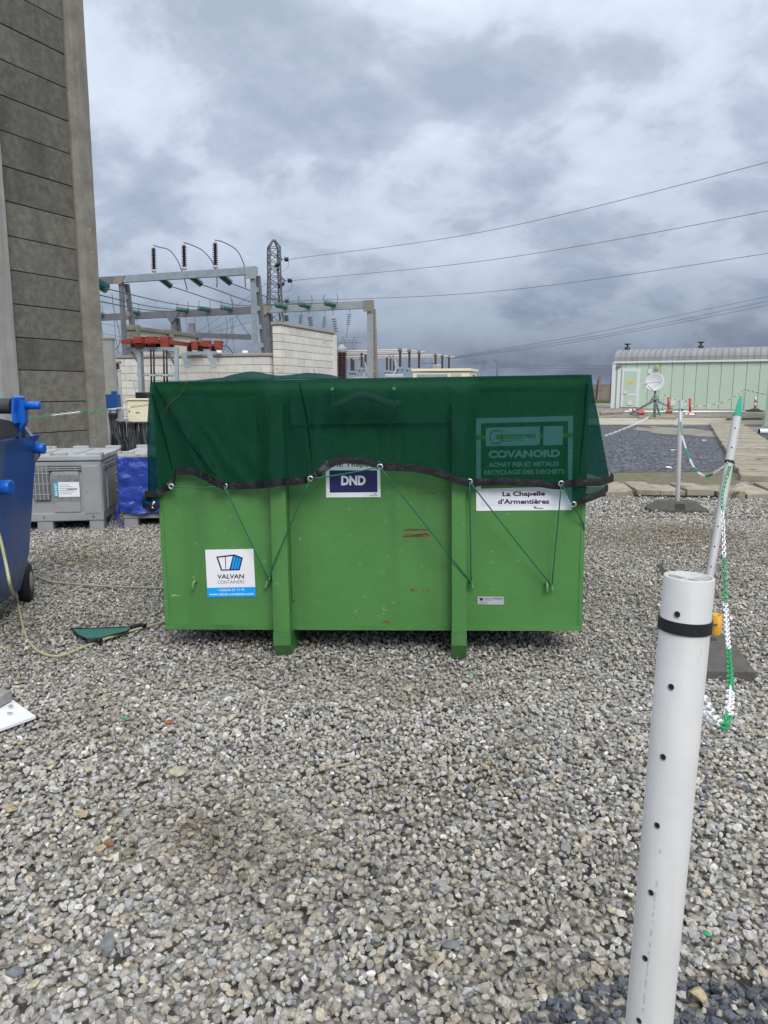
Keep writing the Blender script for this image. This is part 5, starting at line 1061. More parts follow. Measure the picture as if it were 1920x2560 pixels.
# rendered wall in a grey concrete frame
m_rend = M('cream_render', (.62, .58, .49), (.54, .50, .42), sc=2, ro=.92, streak=((.36, .33, .27), 3)); m_cfr = M('mossy_concrete_frame', (.15, .14, .115), (.22, .205, .17), sc=4, ro=.92)
Q0 = aty(333, 818, 25); Q1 = atz(490, 838, Q0.z); dq = (Q1 - Q0); dq.z = 0; lq = dq.length; dq.normalize(); nq = Vector((dq.y, -dq.x, 0)); aq = Matrix.Rotation(math.atan2(dq.y, dq.x), 3, 'Z')
RW = empty('rendered_wall', (Q0.x, Q0.y, 0), 'cream rendered wall panel in a grey mossy concrete frame behind red covers', 'wall'); c0 = Vector((Q0.x, Q0.y, 0))
MB().box(c0 + dq * lq / 2 + Vector((0, 0, Q0.z / 2)), (lq, .16, Q0.z - .04), aq).build('panel', m_rend, RW)
for f in (0, .5, 1): MB().bbox(c0 + dq * lq * f + Vector((0, 0, Q0.z / 2 + .02)), (.22, .40, Q0.z + .1), .02, aq).build('frame_post', m_cfr, RW)
MB().bbox(c0 + dq * lq / 2 + Vector((0, 0, Q0.z - .04)), (lq + .3, .36, .13), .02, aq).build('frame_beam', m_cfr, RW)
MB().bar(atdep(491, 838, 24.4), atdep(625, 843, 23.0), .12, .16).thing('steel_rail', m_galvd, 'grey steel rail running from rendered wall to gantry post', 'rail')
MB().bar(atdep(479, 838, 30), atdep(479, 809, 30), .22, .22).thing('steel_stub', m_galvd, 'short dark steel post standing behind the rendered wall', 'post')
# ------------------------------------------------------------------ red-covered switchgear on a steel frame
m_red = M('red_insulating_cover', (.27, .042, .022), (.21, .032, .018), sc=5, ro=.5)
def k2(x, y): return (200 + x * .2773, 570 + y * .2773)
DS = 18.3
def s2(x, y, dd=0): return atdep(*k2(x, y), DS + dd)
SW = empty('switchgear', (s2(540, 1300).x, s2(540, 1300).y, 0), 'overhead switchgear with brick red insulating covers on a grey steel frame', 'switchgear')
def pbox(x0, y0, x1, y1, dep, dd, mat, name, b_=.012):
    a, b2_ = s2(x0, y0, dd), s2(x1, y1, dd); c = (a + b2_) / 2; return MB().bbox(c, (abs(b2_.x - a.x), dep, abs(a.z - b2_.z)), b_).build(name, mat, SW)
for x0, y0, x1, y1, dd in ((505, 985, 580, 1085, 0), (618, 983, 694, 1085, .3), (735, 983, 811, 1092, .1), (1012, 1028, 1072, 1100, 1.2), (1113, 1020, 1172, 1092, 1.4), (1220, 1022, 1281, 1096, 1.0)):
    cv_ = pbox(x0, y0, x1, y1, .30, dd, m_red, 'cover', .03); pbox(x0 - 6, y0 - 4, x1 + 6, y0 + 10, .34, dd, m_red, 'cover_lip')
MB().bar(s2(812, 1030), s2(985, 1052, 1.2), .10, .10).build('red_bar', m_red, SW); MB().bar(s2(985, 1052, 1.2), s2(1225, 1058, 1.2), .09, .08).build('red_bar', m_red, SW); MB().bar(s2(440, 1025, -.1), s2(740, 1022, .1), .09, .10).build('red_bar', m_red, SW)
for (a, b_) in (((385, 1032), (465, 1015)), ((495, 1022), (570, 1018)), ((612, 1024), (690, 1010))): MB().bar(s2(*a, -.2), s2(*b_, -.25), .16, .09).build('red_hood', m_red, SW); MB().tube([s2(a[0] - 12, a[1] + 1, -.2), s2(*a, -.2)], .015, 6).build('pin', m_cap, SW)
for x, y0, y1 in ((478, 1040, 1090), (593, 1040, 1090), (708, 1040, 1090), (825, 1040, 1095), (988, 1062, 1112), (1090, 1062, 1110), (1203, 1068, 1110)):
    a, b_ = s2(x, y1, .3 if x < 900 else 1.2), s2(x, y0, .3 if x < 900 else 1.2); MB().lathe(shed_prof((b_ - a).length, .05, .085, 5), a, b_ - a, 10).build('insulator', m_dbrown, SW)
for a, b_, w in (((422, 1096), (888, 1094), .10), ((515, 1326), (880, 1334), .05)): MB().bar(s2(*a), s2(*b_), w, w).build('frame_rail', m_galv, SW)
MB().bar(s2(770, 1105, .02), s2(888, 1105, .02), .10, .14).build('frame_rail', m_galv, SW)
for x, x2, mt in ((532, 545, m_galv), (548, 562, m_galvd), (870, 872, m_galv)): a = s2(x, 1103); b_ = s2(x2, 1400); b_ = a + (b_ - a) * (a.z / (a.z - b_.z)); MB().bar(a, b_, .10 if mt is m_galv else .07, .09, (1, 0, 0)).build('frame_leg', mt, SW)
for a, b_ in (((455, 1108), (530, 1215)), ((785, 1112), (858, 1235))): MB().bar(s2(*a), s2(*b_), .05, .05).build('brace', m_galvd, SW)
for x in (638, 664, 754, 780): a, b_ = s2(x, 1100, -.1), s2(x + 6, 1400, -.1); MB().tube([a, b_], .022, 8).build('operating_rod', m_tie, SW); MB().bbox(s2(x + 2, 1328, -.14), (.07, .05, .05), .008).build('rod_clamp', m_cap, SW)
for x in (935, 1170):
    z_ = .55; pts = [s2(x, 1125, z_), s2(x + 8, 1180, z_), s2(x + 30, 1225, z_), s2(x + 36, 1262, z_)]; br_ = MB()
    for a, b_ in zip(pts, pts[1:]): br_.bar(a, b_, .13, .03, (0, -1, 0))
    br_.build('wall_bracket', m_galv, SW)
MB().bar(s2(965, 1130, .6), s2(1226, 1126, .6), .10, .08).build('frame_rail', m_galv, SW)
wire([s2(1281, 1058, 1), s2(1330, 1070, 1.1), s2(1380, 1130, 1.3)], .016, 'black cable curving off the last red cover to the block wall', 'jumper_cable')
for x in (1252, 1488): MB().lathe([(.07, 0), (.09, .05), (.07, .10), (.03, .11)], s2(x, 1142, 1.6), (0, 0, 1), 10).thing('porcelain_knob', m_cw, 'white porcelain knob on the block wall coping' , 'insulator', 'white knobs on the low block wall')
# ------------------------------------------------------------------ cabinets and cables between the wall and the container
m_cream = M('cream_enamel', (.80, .74, .54), (.76, .69, .50), sc=5, ro=.45); m_bcab = M('blue_enamel', (.01, .085, .30), ro=.5); m_cable = M('black_cable', (.012, .012, .013), ro=.5); m_colg = M('pale_concrete_column', (.40, .40, .36), (.33, .33, .30), sc=4, ro=.9)
def k3(x, y): return (240 + x * .13565, 800 + y * .13565)
DC = 12.4
def s3(x, y, dd=0): return atdep(*k3(x, y), DC + dd)
def cab(name, x0, y0, x1, y1, dep, dd, mat, label, cat):
    a, b_ = s3(x0, y0, dd), s3(x1, y1, dd); c = (a + b_) / 2; w, h_ = abs(b_.x - a.x), abs(a.z - b_.z); root = empty(name, (c.x, c.y, 0), label, cat)
    MB().bbox(c + Vector((0, dep / 2, 0)), (w, dep, h_), .008).build('housing', mat, root); return root, c, w, h_
CC, c, w, h_ = cab('electrical_cabinet', 580, 1462, 955, 1890, .22, 0, m_cream, 'small cream electrical cabinet on a stand beside the container', 'cabinet')
MB().bbox(c + Vector((0, .10, h_ / 2)), (w + .03, .27, .025), .006).build('roof', m_cream, CC); MB().bbox(c + Vector((0, -.006, -.01)), (w * .94, .012, h_ * .88), .004).build('door', m_cream, CC)
for k in range(8):
    for zz in (.27, -.27): MB().box(c + Vector((-w * .36 + k * w * .103, -.0125, zz * h_)), (.006, .004, h_ * .26)).build('pressed_rib', m_cream, CC)
for dx_, dz_ in ((-.40, -.01), (-.05, -.07), (.06, -.07)): MB().lathe([(.012, 0), (.012, .006)], c + Vector((dx_ * w, -.013, dz_ * h_)), (0, -1, 0), 10).build('lock', m_hole, CC)
for sx in (-.4, .4): MB().bar(c + Vector((sx * w, .1, -h_ / 2)), Vector((c.x + sx * w, c.y + .1, 0)), .05, .05, (1, 0, 0)).build('stand_leg', m_galv, CC)
BC, c, w, h_ = cab('electrical_cabinet', 162, 1370, 392, 1672, .2, 1.2, m_bcab, 'small royal blue electrical cabinet next to the concrete wall', 'cabinet')
for sx in (-.3, .3): MB().bar(c + Vector((sx * w, .1, -h_ / 2)), Vector((c.x + sx * w, c.y + .1, 0)), .04, .04, (1, 0, 0)).build('stand_leg', m_galv, BC)
MB().bbox(c + Vector((.05, .05, h_ / 2 + .03)), (.09, .08, .06), .01).build('cable_gland', m_bcab, BC)
a, b_ = s3(105, 340, 2.6), s3(215, 1400, 2.6); MB().bbox(Vector(((a.x + b_.x) / 2 + .06, a.y, a.z / 2)), (.22, .2, a.z), .01).bbox(Vector(((a.x + b_.x) / 2 + .06, a.y, a.z)), (.26, .24, .04), .006).thing('concrete_column', m_colg, 'pale slender concrete column close behind the tall concrete wall', 'column')
IS, c, w, h_ = cab('instrument_transformer', 265, 1260, 380, 1400, .2, 6, m_colg, 'brown porcelain instrument transformer on a plinth behind the gantry leg', 'transformer')
for y0, y1 in ((1240, 1050), (995, 800)): a, b_ = s3((y0 + 1200) / 8, y0, 6), s3(290, y1, 6); a = s3(302, y0, 6); MB().lathe(shed_prof((b_ - a).length, .14, .19, 9), a, b_ - a, 14).build('porcelain', m_brown, IS)
for y in (1010, 785): MB().lathe([(.22, 0), (.24, .06), (.1, .12)], s3(290, y + 20, 6), (0, 0, 1), 14).build('metal_head', m_cap, IS)
MB().bar(s3(262, 1262, 6) - Vector((0, 0, .4)), Vector((s3(300, 1262, 6).x, s3(300, 1262, 6).y, 0)), .3, .3, (1, 0, 0)).build('plinth', m_colg, IS)
for k in range(28):
    x = 240 + k * 26 + random.uniform(-8, 8) if k < 6 else 370 + (k - 6) * 25 + random.uniform(-10, 10); y0 = 1715 if k < 6 else (1850 + random.uniform(0, 40)); dd = random.uniform(-.3, .5)
    a = s3(x, y0, dd); pts = [a, s3(x + random.uniform(-8, 25), y0 + 170, dd), s3(x + random.uniform(10, 50), y0 + 330, dd - .1), s3(x + random.uniform(40, 80), y0 + 480, dd - .2)]; e_ = pts[-1].copy(); e_.z = .0; pts.append(e_)
    wire(pts, random.uniform(.014, .030), 'black power cable drooping to the ground below the small cabinets', 'power_cable', 'black cables below the cabinets', m_cable)
for k in range(4): a = s3(196 + k * 13, 1690, .9); MB().tube([a, Vector((a.x, a.y, 0))], .012, 8).thing('conduit', m_colg, 'thin white conduit running up the tall concrete wall corner', 'conduit', 'white conduits by the concrete wall')
MB().bar(s3(380, 1845, -.2), s3(590, 1845, -.2), .05, .04).bar(s3(385, 1850, -.2), Vector((s3(385, 1850, -.2).x, s3(385, 1850, -.2).y, 0)), .04, .04, (1, 0, 0)).bar(s3(580, 1850, -.2), Vector((s3(580, 1850, -.2).x, s3(580, 1850, -.2).y, 0)), .04, .04, (1, 0, 0)).thing('cable_rack', m_galv, 'grey steel rack carrying the black cables beside the cream cabinet', 'rack')
MB().bbox(s3(860, 1390, 1.5), (.22, .2, .12), .02).lathe([(.05, 0), (.05, .16)], s3(760, 1400, 1.5), (1, 0, 0), 10).bar(s3(840, 1420, 1.5), Vector((s3(840, 1420, 1.5).x, s3(840, 1420, 1.5).y, 0)), .08, .08, (1, 0, 0)).thing('drive_motor', m_tie, 'dark motor drive unit on the switchgear leg above the cream cabinet', 'motor')
a = s3(430, 960, 4); MB().tube([a, s3(450, 1440, 4), Vector((s3(455, 1440, 4).x, s3(455, 1440, 4).y, 0))], .045, 8).tube([s3(395, 940, 4), s3(450, 950, 4)], .04, 8).thing('vent_pipe', m_colg, 'white pipe with dark cap strapped to the gantry leg', 'pipe')
# ------------------------------------------------------------------ tubular busbars with brown insulators
def k4(x, y): return (620 + x * .3737, 570 + y * .3737)
ZT = 4.0; GB = 'aluminium busbar tubes'
for k, (l0, r0) in enumerate((((560, 828), (1018, 815)), ((560, 838), (1080, 824)), ((560, 850), (1145, 832)), ((560, 865), (1255, 850)), ((560, 872), (1300, 857)), ((560, 880), (1345, 863)))):
    a, b_ = atz(*k4(*l0), ZT), atz(*k4(*r0), ZT); tb = empty('busbar', (b_.x, b_.y, 0), ('first', 'second', 'third')[k % 3] + (' tube of the upper busbar set' if k < 3 else ' tube of the lower busbar set') + ' on brown insulators, counted by length', 'busbar', GB)
    MB().tube([a + (a - b_) * .3, b_ + (b_ - a).normalized() * .5], .06, 10).build('tube', m_bus, tb); MB().lathe([(.09, -.16), (.15, -.08), (.15, .08), (.09, .16)], b_, Vector((0, 1, 0)), 12).build('clamp', m_galvd, tb)
    for f in ((0, .55) if k < 3 else (0, .45, .8)):
        p = b_.lerp(a, f); MB().lathe(shed_prof(1.0, .07, .115, 10), p - Vector((0, 0, 1.12)), (0, 0, 1), 12).build('insulator', m_brown, tb)
        MB().box(p - Vector((0, 0, 1.2)), (.5, .4, .12)).build('cross_arm', m_galv, tb)
        for sx in (-.14, .14): MB().bar(p + Vector((sx, 0, -1.26)), Vector((p.x + sx, p.y, 0)), .10, .10, (1, 0, 0)).build('support_leg', m_galv, tb)
# pantograph disconnectors
for k, (x, y) in enumerate(((985, 860), (785, 878), (570, 880))):
    g4 = lambda dx_, dy_: atdep(*k4(x + dx_, y + dy_), 44); DD = empty('disconnector', (g4(0, 150).x, g4(0, 150).y, 0), 'pantograph disconnector with bent metal arms ' + ('beside the cream kiosk', 'next to the far gantry end post', 'at the corner of the tall block wall')[k], 'disconnector', 'pantograph disconnectors')
    MB().bar(g4(-5, 20), g4(10, 75), .10, .07).bar(g4(10, 75), g4(-18, 125), .11, .07).build('arm', m_cap, DD); MB().bar(g4(-12, 15), g4(-8, 60), .04, .04).bar(g4(8, 80), g4(18, 125), .04, .04).build('link_rod', m_wire, DD)
    MB().tube([g4(-25 + 12 * math.cos(q), -5 + 14 * math.sin(q)) for q in [j * .5236 for j in range(12)]], .03, 6, closed=True).build('contact_ring', m_galvd, DD); MB().bbox(g4(-8, 130), (1.1, .4, .2), .04).build('mechanism', m_cap, DD)
    for sx in (-.35, .35): MB().bar(g4(-8, 135) + Vector((sx, 0, 0)), Vector((g4(-8, 135).x + sx, g4(-8, 135).y, 0)), .14, .14, (1, 0, 0)).build('support_leg', m_galv, DD)
a, b_ = atdep(*k4(628, 1015), 36), atdep(*k4(628, 838), 36)
IT = empty('instrument_transformer', (a.x, a.y, 0), 'tall brown porcelain transformer with metal head beside the tall block wall', 'transformer'); MB().lathe(shed_prof((b_ - a).length, .17, .25, 16), a, b_ - a, 16).build('porcelain', m_brown, IT); MB().lathe([(.18, 0), (.25, .05), (.25, .22), (.22, .26), (.06, .42)], b_, (0, 0, 1), 16).build('metal_head', m_pgrey, IT); MB().box(Vector((a.x, a.y, a.z / 2)), (.4, .4, a.z)).build('plinth', m_colg, IT)
# cream kiosk whose roof shows over the container
DK = 17.0; a, b_ = atdep(1027, 925, DK), atdep(1171, 925, DK); wk = (b_ - a).length; KI = empty('kiosk', ((a.x + b_.x) / 2, a.y + .5, 0), 'cream metal equipment kiosk whose roof shows behind the container', 'kiosk'); ky = Matrix.Rotation(R(-16), 3, 'Z'); kc = Vector(((a.x + b_.x) / 2 + .18, a.y + .55, 0))
MB().bbox(kc + Vector((0, 0, a.z / 2 - .03)), (wk, 1.1, a.z - .06), .01, ky).build('body', m_cream, KI); MB().bbox(kc + Vector((0, 0, a.z)), (wk + .07, 1.17, .06), .012, ky).build('roof', m_cream, KI); MB().bbox(kc + ky @ Vector((-.2, -.556, a.z - .16)), (.72, .015, .13), .004, ky).build('front_panel', m_pgrey, KI); MB().bbox(kc + ky @ Vector((wk / 2 + .002, .1, a.z - .12)), (.012, .4, .02), .003, ky).build('slot', m_tie, KI)
for k in range(9): MB().box(kc + ky @ Vector((.25 + k * .028, -.552, a.z - .13)), (.010, .008, .10), ky).build('louvre', m_pgrey, KI)
MB().lathe([(.085, 0), (.085, .09), (.10, .09), (.10, .11)], kc + ky @ Vector((-.22, .1, a.z + .03)), (0, 0, 1), 16).build('roof_fan', m_cap, KI)
# ------------------------------------------------------------------ lattice pylon and its lines
YP = 75.0
def p4(px, py): return aty(px, py, YP)
m_lat = M('lattice_steel', (.085, .10, .115), (.12, .135, .15), sc=1, ro=.6)
cxp = 684.5; lv = [(602, 3.5), (619, 14.4), (637, 14.5), (655, 14.6), (673, 14.7), (691, 14.8), (709, 15.2), (729, 15.8), (748, 16.8), (776, 18.2), (805, 19.8), (850, 24), (905, 30), (970, 38), (1012, 43)]
PY = empty('lattice_pylon', (p4(cxp, 900).x, YP, 0), 'slender lattice steel pylon rising behind the far gantry', 'pylon'); ang = R(22); rings = []
for py, hw in lv:
    c = p4(cxp + (py - 600) * .012, py); z = max(c.z, 0); r_ = hw / F * YP / (math.cos(ang)) * 1.02; rings.append([Vector((c.x, c.y, z)) + Vector((r_ * (math.cos(ang) * sx - math.sin(ang) * sy), r_ * (math.sin(ang) * sx + math.cos(ang) * sy), 0)) * .78 for sx, sy in ((-1, -1), (1, -1), (1, 1), (-1, 1))])
for j in range(4):
    lg = MB()
    for a, b_ in zip(rings, rings[1:]): lg.bar(a[j], b_[j], .13, .13)
    lg.build('leg', m_lat, PY)
for j in range(4):
    br_ = MB(); k = (j + 1) % 4
    for i, (a, b_) in enumerate(zip(rings[1:], rings[2:])):
        br_.bar(a[j], a[k], .06, .06); br_.bar(a[j] if (i + j) % 2 else a[k], b_[k] if (i + j) % 2 else b_[j], .06, .06)
    br_.build('bracing', m_lat, PY)
MB().bbox((rings[0][0] + rings[0][2]) / 2, (.35, .35, .2), .01).build('peak_cap', m_lat, PY)
tips = []
for k, (py, x1, ty, bx0, bx1) in enumerate(((637, 704, 649, 711, 721), (692, 713, 702, 719, 730), (742, 708, 754, 712, 722))):
    t_ = p4(x1, ty); i = min(range(len(lv)), key=lambda q: abs(lv[q][0] - py)); arm = MB()
    for j in (1, 2): arm.bar(rings[i][j], t_, .07, .07); arm.bar(rings[i + 1][j], t_, .07, .07)
    arm.build('cross_arm', m_lat, PY); s_, e_ = p4(bx0, ty - .5), p4(bx1, ty - .5); MB().tube([t_, s_], .03, 6).build('link', m_lat, PY); MB().lathe([(.08, 0), (.2, .03), (.2, (e_ - s_).length - .03), (.08, (e_ - s_).length)], s_, e_ - s_, 12).build('insulator', m_tie, PY)
    for f in (.1, .9): q_ = s_.lerp(e_, f); MB().bar(q_, q_ + Vector((.05 * (1 if f > .5 else -1), 0, .32)), .02, .02).build('arcing_horn', m_lat, PY)
    MB().lathe([(.08, 0), (.17, .1), (.17, .7), (.08, .8)], p4(x1 - 2, ty + 4), p4(x1 - 14, ty + 15) - p4(x1 - 2, ty + 4), 10).build('insulator', m_dbrown, PY)
    wire([e_, p4(bx1 + .5, ty + 12), p4(bx1 - 6, ty + 24), p4(bx1 - 14, ty + 28), p4(bx1 - 22, ty + 27)], .02, 'thin jumper loop under the ' + ('top', 'middle', 'lowest')[k] + ' arm of the lattice pylon', 'jumper_cable', 'jumper loops of the lattice pylon'); tips.append(e_)
zt_ = 14.0
for k, (mid, end, zz) in enumerate((((1204, 580), (1920, 405), 15.2), ((1240, 648), (1920, 527), 13.4), ((1240, 728), (1920, 633), 11.2))):
    b_ = atz(*end, zz); a = tips[k]; 
    m_ = onpl(*mid, a, Vector((-(b_ - a).y, (b_ - a).x, 0))); ext = b_ + (b_ - m_) * .45 + Vector((0, 0, .6)); wire([a, m_, b_, ext], .020, ('highest', 'middle', 'lowest')[k] + ' of three long conductors leaving the lattice pylon', 'power_line', 'conductors leaving the lattice pylon', None, 14)
for k, pts in enumerate((((1130, 893), (1400, 848), (1600, 808), (1920, 741)), ((1130, 895), (1400, 855), (1640, 812), (1920, 753)), ((1130, 897), (1400, 861), (1640, 818), (1920, 763)), ((1250, 912), (1400, 914), (1560, 914)), ((1250, 918), (1400, 921), (1560, 921)), ((1566, 878), (1650, 879), (1750, 875)))):
    wire([atdep(x, y, 160 if k < 5 else 60) for x, y in pts], .045 if k < 3 else (.03 if k < 5 else .008), 'faint far power line rising behind the shelter roof' if k < 3 else ('faint level power line far beyond the boundary wall' if k < 5 else 'thin lightning wire between the two roof vents of the shelter'), 'power_line', 'far power lines')
def far_pylon(px, py, wpx, hpx, Y, label):
    c = aty(px, py, Y); s = wpx / F * Y; h_ = hpx / F * Y; root = empty('far_pylon', (c.x, Y, 0), label, 'pylon', 'far pylons on the horizon'); t_ = .014 * s
    MB().bar(c + Vector((-s / 2, 0, 0)), c + Vector((s / 2, 0, 0)), t_ * 1.4, t_ * 2).bar(c + Vector((-s * .3, 0, h_ * .18)), c + Vector((s * .3, 0, h_ * .18)), t_, t_).build('cross_arm', m_lat, root)
    for sg in (-1, 1):
        MB().bar(c + Vector((sg * s * .24, 0, h_ * .5)), c + Vector((sg * s * .33, 0, 0)), t_, t_).bar(c + Vector((sg * s * .24, 0, h_ * .5)), c + Vector((sg * s * .14, 0, 0)), t_, t_).build('peak', m_lat, root)
        MB().bar(c + Vector((sg * s * .33, 0, 0)), c + Vector((sg * s * .1, 0, -h_ * .9)), t_ * 1.2, t_ * 1.2).bar(c + Vector((sg * s * .17, 0, 0)), c + Vector((sg * s * .1, 0, -h_ * .9)), t_, t_).bar(c + Vector((sg * s * .1, 0, -h_ * .9)), Vector((c.x + sg * s * .12, Y, 0)), t_ * 1.3, t_ * 1.3).build('leg', m_lat, root)
far_pylon(872, 857, 60, 30, 230, 'far lattice pylon with two peaks seen beside the tall block wall'); far_pylon(1199, 909, 46, 22, 300, 'far lattice pylon with two peaks above the cream kiosk end'); far_pylon(1068, 909, 44, 20, 310, 'far lattice pylon behind the busbar ends and kiosk')
MB().tube([aty(1244, 906, 60), Vector((aty(1244, 906, 60).x, 60, hh(60)))], .07, 8).bar(aty(1244, 907, 60), aty(1234, 899, 60), .05, .05).thing('lamp_pole', m_lat, 'thin lone pole standing far behind the container right corner', 'pole')
# ------------------------------------------------------------------ pale green shelters
m_mint = M('mint_cladding', (.47, .58, .475), (.45, .56, .455), sc=1.2, ro=.55, rnd=.03); m_mint2 = M('mint_cladding_shaded', (.34, .42, .34), (.30, .38, .31), sc=1.2, ro=.6); m_roof = M('grey_roof_sheet', (.25, .25, .26), (.21, .21, .22), sc=2, ro=.5, rnd=.05); m_wh = M('white_trim', (.66, .69, .69), ro=.5); m_yl = M('yellow_notice', (.80, .52, .02), ro=.5); m_lamp = M('amber_lamp_glass', (.48, .40, .20), ro=.3); m_seam = M('panel_seam', (.33, .43, .34), ro=.6)  # second, duller mint paints shade into the other shelter's cladding
def shelter(corner, rz, Lx, Dy, Hw, label, mat, detail=True):
    m = Matrix.Translation(corner) @ Matrix.Rotation(rz, 4, 'Z'); root = empty('shelter', corner, label, 'building', 'pale green shelters', mat=m)
    def B(name, c, d, mt, b_=0.0, par=None): return (MB().bbox(c, d, b_) if b_ else MB().box(c, d)).build(name, mt, par or root, world=False)
    B('core', (Lx / 2, Dy / 2, Hw / 2), (Lx - .08, Dy - .08, Hw), m_seam)
    pw = .62; n = int(Lx / pw)
    for k in range(n): B('wall_panel', (pw * (k + .5), .02, Hw / 2), (pw - .022, .05, Hw), mat, .008); B('wall_panel', (pw * (k + .5), Dy - .02, Hw / 2), (pw - .022, .05, Hw), mat, .008)
    for k in range(int(Dy / pw)):
        for xx in (.02, Lx - .02): B('wall_panel', (xx, pw * (k + .5), Hw / 2), (.05, pw - .022, Hw), mat, .008)
    # barrel roof in ribbed sheets
    na = 12; arc = []
    for i in range(na + 1): t_ = i / na; a = math.pi * t_; arc.append((Dy / 2 - (Dy / 2 + .06) * math.cos(a), Hw + .02 + .72 * math.sin(a) ** .8))
    sw = .31
    for k in range(int(Lx / sw)):
        mb = MB(); rows = []
        for xo, up in ((0, .0), (sw - .05, .0), (sw - .045, .035), (sw - .012, .035), (sw - .008, 0)): rows.append([(k * sw + xo, y_, z_ + up * (1 if 0 < i < na else .6)) for i, (y_, z_) in enumerate(arc)])
        mb.grid(rows, False).build('roof_sheet', m_roof, root, world=False)
    for xx, s_ in ((-.02, 1), (Lx - .02, 1)): MB().prism([(xx, y_, z_ - .01) for y_, z_ in arc], (.04, 0, 0)).build('gable_end', m_roof, root, world=False)
    B('gutter', (Lx / 2, -.07, Hw - .03), (Lx + .05, .11, .10), m_wh, .01)
    B('plinth', (Lx / 2, Dy / 2, -.02), (Lx + .2, Dy + .2, .14), m_cop)
    return root, m, B
sc0 = gnd(1531, 1023); sc0 = aty(1531, 1022, 43); sc0.z = max(sc0.z, .2)
eav = aty(1532, 905, 43).z - sc0.z
SH, sm_, B = shelter(sc0, -R(27), 12.0, 3.0, eav, 'long mint green metal shelter with barrel roof and white door', m_mint)
smi = sm_.inverted(); sn = sm_.to_3x3() @ Vector((0, -1, 0))
def sl(px, py, off=.0): return smi @ onpl(px, py, sm_ @ Vector((0, -off, 0)), sn)
def S(name, x0, y0, x1, y1, mt, th=.03, off=.02, par=None, b_=.006):
    a, b_2 = sl(x0, y0, off), sl(x1, y1, off); return MB().bbox(((a.x + b_2.x) / 2, -off - th / 2 + .01, (a.z + b_2.z) / 2), (abs(b_2.x - a.x), th, abs(a.z - b_2.z)), b_).build(name, mt, par or SH, world=False)
dr = S('door', 1556, 922, 1596, 1018, m_wh, .06, .02)
S('door_panel', 1561, 928, 1590, 982, m_mint, .02, .07, dr); S('door_panel', 1560, 987, 1589, 1015, m_mint, .02, .07, dr); S('notice', 1569, 952, 1582, 958, m_yl, .01, .09, dr); S('handle', 1559, 979, 1568, 984, m_wh, .04, .10, dr); S('louvre', 1569, 1003, 1579, 1013, m_wh, .03, .09, dr)
S('corner_trim', 1532, 906, 1535.5, 1021, m_wh, .05, .03); S('downpipe', 1545, 916, 1547.6, 1022, m_wh, .05, .05)
for x0, y0, x1, y1 in ((1620, 923, 1630, 934), (1677, 1002, 1687, 1014)):
    v_ = S('louvre', x0, y0, x1, y1, m_wh, .04, .02)
    for k in range(3): S('slat', x0 + 1.4 + k * 3, y0 + 2.5, x0 + 2.8 + k * 3, y1, m_seam, .012, .055, v_, .0)if False else None
S('wall_lamp', 1639, 913, 1647, 925, m_lamp, .14, .02, None, .06); S('bracket_lamp', 1543, 912, 1554, 918, m_rusty, .16, .04, None, .02)
for px in (1566, 1750):
    c = sl(px, 884, -1.3); MB().lathe([(.16, 0), (.15, .22), (.05, .23), (.05, .36), (.17, .37), (.17, .43)], (c.x, 1.5, eav + .66), (0, 0, 1), 14).build('roof_vent', m_tie, SH, world=False)
q2 = gnd(1903, 1068); eav2 = aty(1908, 885, q2.y).z
SH2, _, _ = shelter(Vector((q2.x, q2.y, .0)) + Vector((3.1 * math.cos(R(31)), -3.1 * math.sin(R(31)), 0)), R(90 - 31), 8.0, 3.0, eav2, 'shaded pale green shelter gable beside the slab path', m_mint2)
# far boundary wall and its verge
m_bw = M('brown_concrete_fence', (.24, .21, .17), (.18, .16, .13), sc=2, ro=.95, rnd=.06)
w0, w1 = aty(1425, 1009, 62), aty(1560, 1009, 62); ztop_ = aty(1500, 960, 62).z; FE = empty('boundary_wall', (w0.x, 62, hh(62)), 'brown concrete panel boundary wall left of the mint shelter', 'wall')
nb_ = 4
for k in range(nb_):
    for r_ in range(4):
        x0 = w0.x + (w1.x - w0.x) * k / nb_; x1 = w0.x + (w1.x - w0.x) * (k + 1) / nb_; hz = (ztop_ - hh(62)) / 4; MB().bbox(((x0 + x1) / 2, 62, hh(62) + hz * (r_ + .5)), (x1 - x0 - .1, .08, hz - .02), .01).build('panel', m_bw, FE)
    MB().bbox((x0, 61.95, hh(62) + .9), (.16, .2, 1.95), .02).build('fence_post', m_bw, FE)
a, b_ = aty(1494, 1008, 61.7), aty(1501, 941, 61.7); MB().bar(a, b_, .18, .18, (1, 0, 0)).build('fence_post', m_bw, FE)
m_grass = M('verge_grass', (.09, .15, .03), (.06, .10, .025), sc=3, ro=.9)
gv = []; gf = []
for k in range(6000):
    x = random.uniform(13, 24); y = random.uniform(57, 61.5); h_ = random.uniform(.06, .2); w_ = .03; b0 = len(gv); z = hh(y); gv += [(x - w_, y, z), (x + w_, y, z), (x + random.uniform(-.06, .06), y + random.uniform(-.05, .05), z + h_)]; gf.append((b0, b0 + 1, b0 + 2))
g_o = mesh_obj('grass', np_mesh('grass', np.array(gv), np.array(gf), m_grass)); put(g_o, 'strip of green grass along the brown boundary wall', 'grass', kind='stuff')
